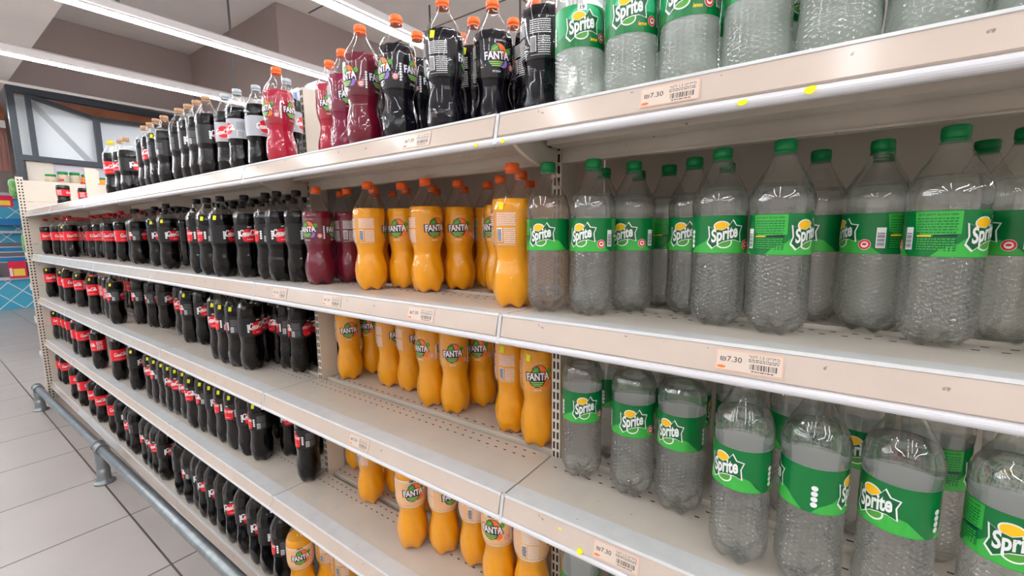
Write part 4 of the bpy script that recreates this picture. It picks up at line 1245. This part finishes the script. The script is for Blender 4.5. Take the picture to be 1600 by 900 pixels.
# dark framed glazing high on the far side
M_frame = mat('charcoal_frame', (52, 58, 66), .45, .4); M_pan = mat('frosted_pane', (214, 220, 224), .25, .5); M_gray = mat('grey_bar', (176, 180, 184), .5, .3); M_wood = mat('orange_brown_wood', (168, 104, 72), .5, .3, noise=.4, nscale=7); M_brn = mat('brown_curtain', (146, 104, 94), .7, .2, noise=.25, nscale=4); M_lil = mat('lilac_board', (206, 200, 210), .6, .3)
root = empty('framed_glazing', (-7.2, .25, 0)); tag(root, 'charcoal framed glazing with frosted panes beyond the end unit', 'glazing')
def bar(name, p0, p1, wd, dp, m):
    """bar in the y-z plane of the glazing, p = (y, z), parented"""
    (y0, z0), (y1, z1) = p0, p1; L = math.hypot(y1 - y0, z1 - z0); ny, nz = -(z1 - z0) / L * wd / 2, (y1 - y0) / L * wd / 2
    bm = bmesh.new(); pr = [(y0 + ny, z0 + nz), (y1 + ny, z1 + nz), (y1 - ny, z1 - nz), (y0 - ny, z0 - nz)]
    extrude_x(bm, pr, -dp / 2, dp / 2); o = to_obj(name, bm, m, root, loc=(0, -.25, 0)); return o
bar('frame_beam', (.24, 3.165), (2.4, 3.13), .07, .09, M_frame)
bar('frame_beam', (.24, 2.405), (2.4, 2.36), .06, .09, M_frame)
bar('frame_post', (.265, 0), (.265, 3.19), .06, .08, M_frame)
bar('frame_post', (.405, 2.38), (.405, 3.16), .045, .06, M_frame)
bar('frame_post', (.985, 2.36), (.985, 2.965), .06, .06, M_frame)
bar('frame_brace', (.42, 3.12), (.985, 2.965), .045, .05, M_frame)
bar('frame_brace', (.985, 2.965), (2.4, 3.02), .045, .05, M_frame)
bm = bmesh.new(); box(bm, -.13, -.11, .02, .16, 2.41, 3.12); to_obj('pane', bm, M_pan, root)
bm = bmesh.new(); extrude_x(bm, [(.175, 2.41), (.735, 2.41), (.735, 2.96), (.175, 3.11)], -.13, -.11); to_obj('pane', bm, M_pan, root)
bm = bmesh.new(); extrude_x(bm, [(.175, 3.05), (.225, 3.08), (.70, 2.42), (.62, 2.42)], -.109, -.104); to_obj('pane_strip', bm, M_gray, root)
bm = bmesh.new(); extrude_x(bm, [(.735, 2.41), (2.2, 2.38), (2.2, 3.0), (.735, 2.955)], -.13, -.11); to_obj('pane', bm, M_pan, root)
bm = bmesh.new(); extrude_x(bm, [(.17, 3.12), (.74, 2.975), (2.2, 3.02), (2.2, 3.12)], -.15, -.12); to_obj('wood_panel', bm, M_wood, root)
bm = bmesh.new(); box(bm, -.05, -.02, .07, .29, 0, 2.37); to_obj('lower_panel', bm, M_cream, root)
bm = bmesh.new(); box(bm, -.07, -.04, .29, 2.2, 0, 2.36); to_obj('lower_panel', bm, M_lil, root)
bm = bmesh.new(); box(bm, -.04, .04, -.06, 2.2, 3.202, 3.235); to_obj('top_trim', bm, M_soffit, root)

# fish counter far down the aisle
def tile_material():
    m = bpy.data.materials.new('blue_tiles'); m.use_nodes = True; nt = m.node_tree; b = nt.nodes['Principled BSDF']
    tc = nt.nodes.new('ShaderNodeTexCoord'); mp = nt.nodes.new('ShaderNodeMapping'); mp.inputs['Rotation'].default_value = (PI / 4, 0, 0)
    sx = nt.nodes.new('ShaderNodeSeparateXYZ'); cx = nt.nodes.new('ShaderNodeCombineXYZ')
    nt.links.new(tc.outputs['Object'], mp.inputs[0]); nt.links.new(mp.outputs[0], sx.inputs[0]); nt.links.new(sx.outputs[1], cx.inputs[0]); nt.links.new(sx.outputs[2], cx.inputs[1])
    br = nt.nodes.new('ShaderNodeTexBrick'); br.offset = 0; br.inputs['Scale'].default_value = 1; br.inputs['Brick Width'].default_value = .26; br.inputs['Row Height'].default_value = .26; br.inputs['Mortar Size'].default_value = .008
    br.inputs['Color1'].default_value = srgb(74, 172, 206); br.inputs['Color2'].default_value = srgb(84, 178, 208); br.inputs['Mortar'].default_value = srgb(215, 232, 236)
    nt.links.new(cx.outputs[0], br.inputs['Vector']); nt.links.new(br.outputs['Color'], b.inputs['Base Color']); b.inputs['Roughness'].default_value = .25
    return m
M_tile = tile_material(); M_steel = mat('pale_steel', (205, 212, 220), .3, .5, metal=.3); M_dkst = mat('dark_ledge', (110, 104, 108), .5, .3); M_deep = mat('deep_blue', (40, 120, 180), .3, .5); M_sred = mat('sign_red', (226, 40, 74), .45, .4); M_syel = mat('sign_yellow', (250, 214, 84), .45, .4); M_swht = mat('sign_white', (244, 238, 238), .45, .4)
root = empty('fish_counter', (-13.0, 0, 0)); tag(root, 'blue-tiled fish counter with steel ledges at the end of the aisle', 'counter')
def bx(name, x0, x1, z0, z1, m, y0=-3.5, y1=1.6):
    bm = bmesh.new(); box(bm, x0, x1, y0, y1, z0, z1); return to_obj(name, bm, m, root)
bx('tiled_front', -1.2, 0, .0, .60, M_tile); bx('front_ledge', -1.2, .05, .60, .66, M_steel); bx('steel_band', -1.2, .0, .66, .95, M_dkst)
for i in range(4): bx('steel_tray', -1.0 , .0 - .06 * i, .955 + .10 * i, .975 + .10 * i, M_steel)
for i in range(4): bx('steel_ledge', -1.0, -.05 - .06 * i, .98 + .10 * i, 1.05 + .10 * i, M_dkst if i % 2 else M_deep)
bx('tiled_back', -1.25, -1.05, 1.3, 2.3, M_tile); bx('steel_rail', -.9, -.85, 1.55, 1.60, M_steel); bx('scale_box', -1.0, -.75, 1.72, 1.86, M_deep, .55, 1.0)
bx('header_shelf', -1.1, -.9, 2.3, 2.42, M_steel)
def sign(y0, y1, z0, z1, label, x=-12.93):
    bm = bmesh.new(); box(bm, x, x + .02, y0, y1, z0, z1); zz = z0 + (z1 - z0) * .12
    box(bm, x + .02, x + .022, y0 + (y1 - y0) * .25, y1 - (y1 - y0) * .12, zz, z0 + (z1 - z0) * .55, 1); box(bm, x + .02, x + .022, y0 + (y1 - y0) * .04, y1 - (y1 - y0) * .8, zz, z0 + (z1 - z0) * .6, 2)
    tag(to_obj('price_sign', bm, [M_sred, M_syel, M_swht]), label, 'sign', 'red price signs at the fish counter')
sign(.58, .83, .64, .98, 'red price sign with yellow panel on the front of the fish counter')
sign(.10, .42, .66, .92, 'long red price sign on the fish counter, left of the yellow-panelled one'.replace('left of', 'before'))
sign(.42, .77, 2.07, 2.29, 'red and white sign hung above the fish counter', -12.8)
root = empty('hanging_header', (-9.0, -.8, 2.4)); tag(root, 'brown corrugated header with white band hanging over the aisle beyond the framed glazing', 'header')
bm = bmesh.new()
for i in range(40): box(bm, -.03 - (.012 if i % 2 else 0), 0 - (.012 if i % 2 else 0), i * .03, (i + 1) * .03, .0, .6)
to_obj('corrugated_sheet', bm, M_brn, root)
bm = bmesh.new(); box(bm, -.03, .012, 0, 1.2, .6005, .70); to_obj('white_band', bm, M_swht, root)
bm = bmesh.new(); box(bm, -.03, .004, 0, 1.2, .7005, .8995); to_obj('wood_board', bm, M_wood, root)
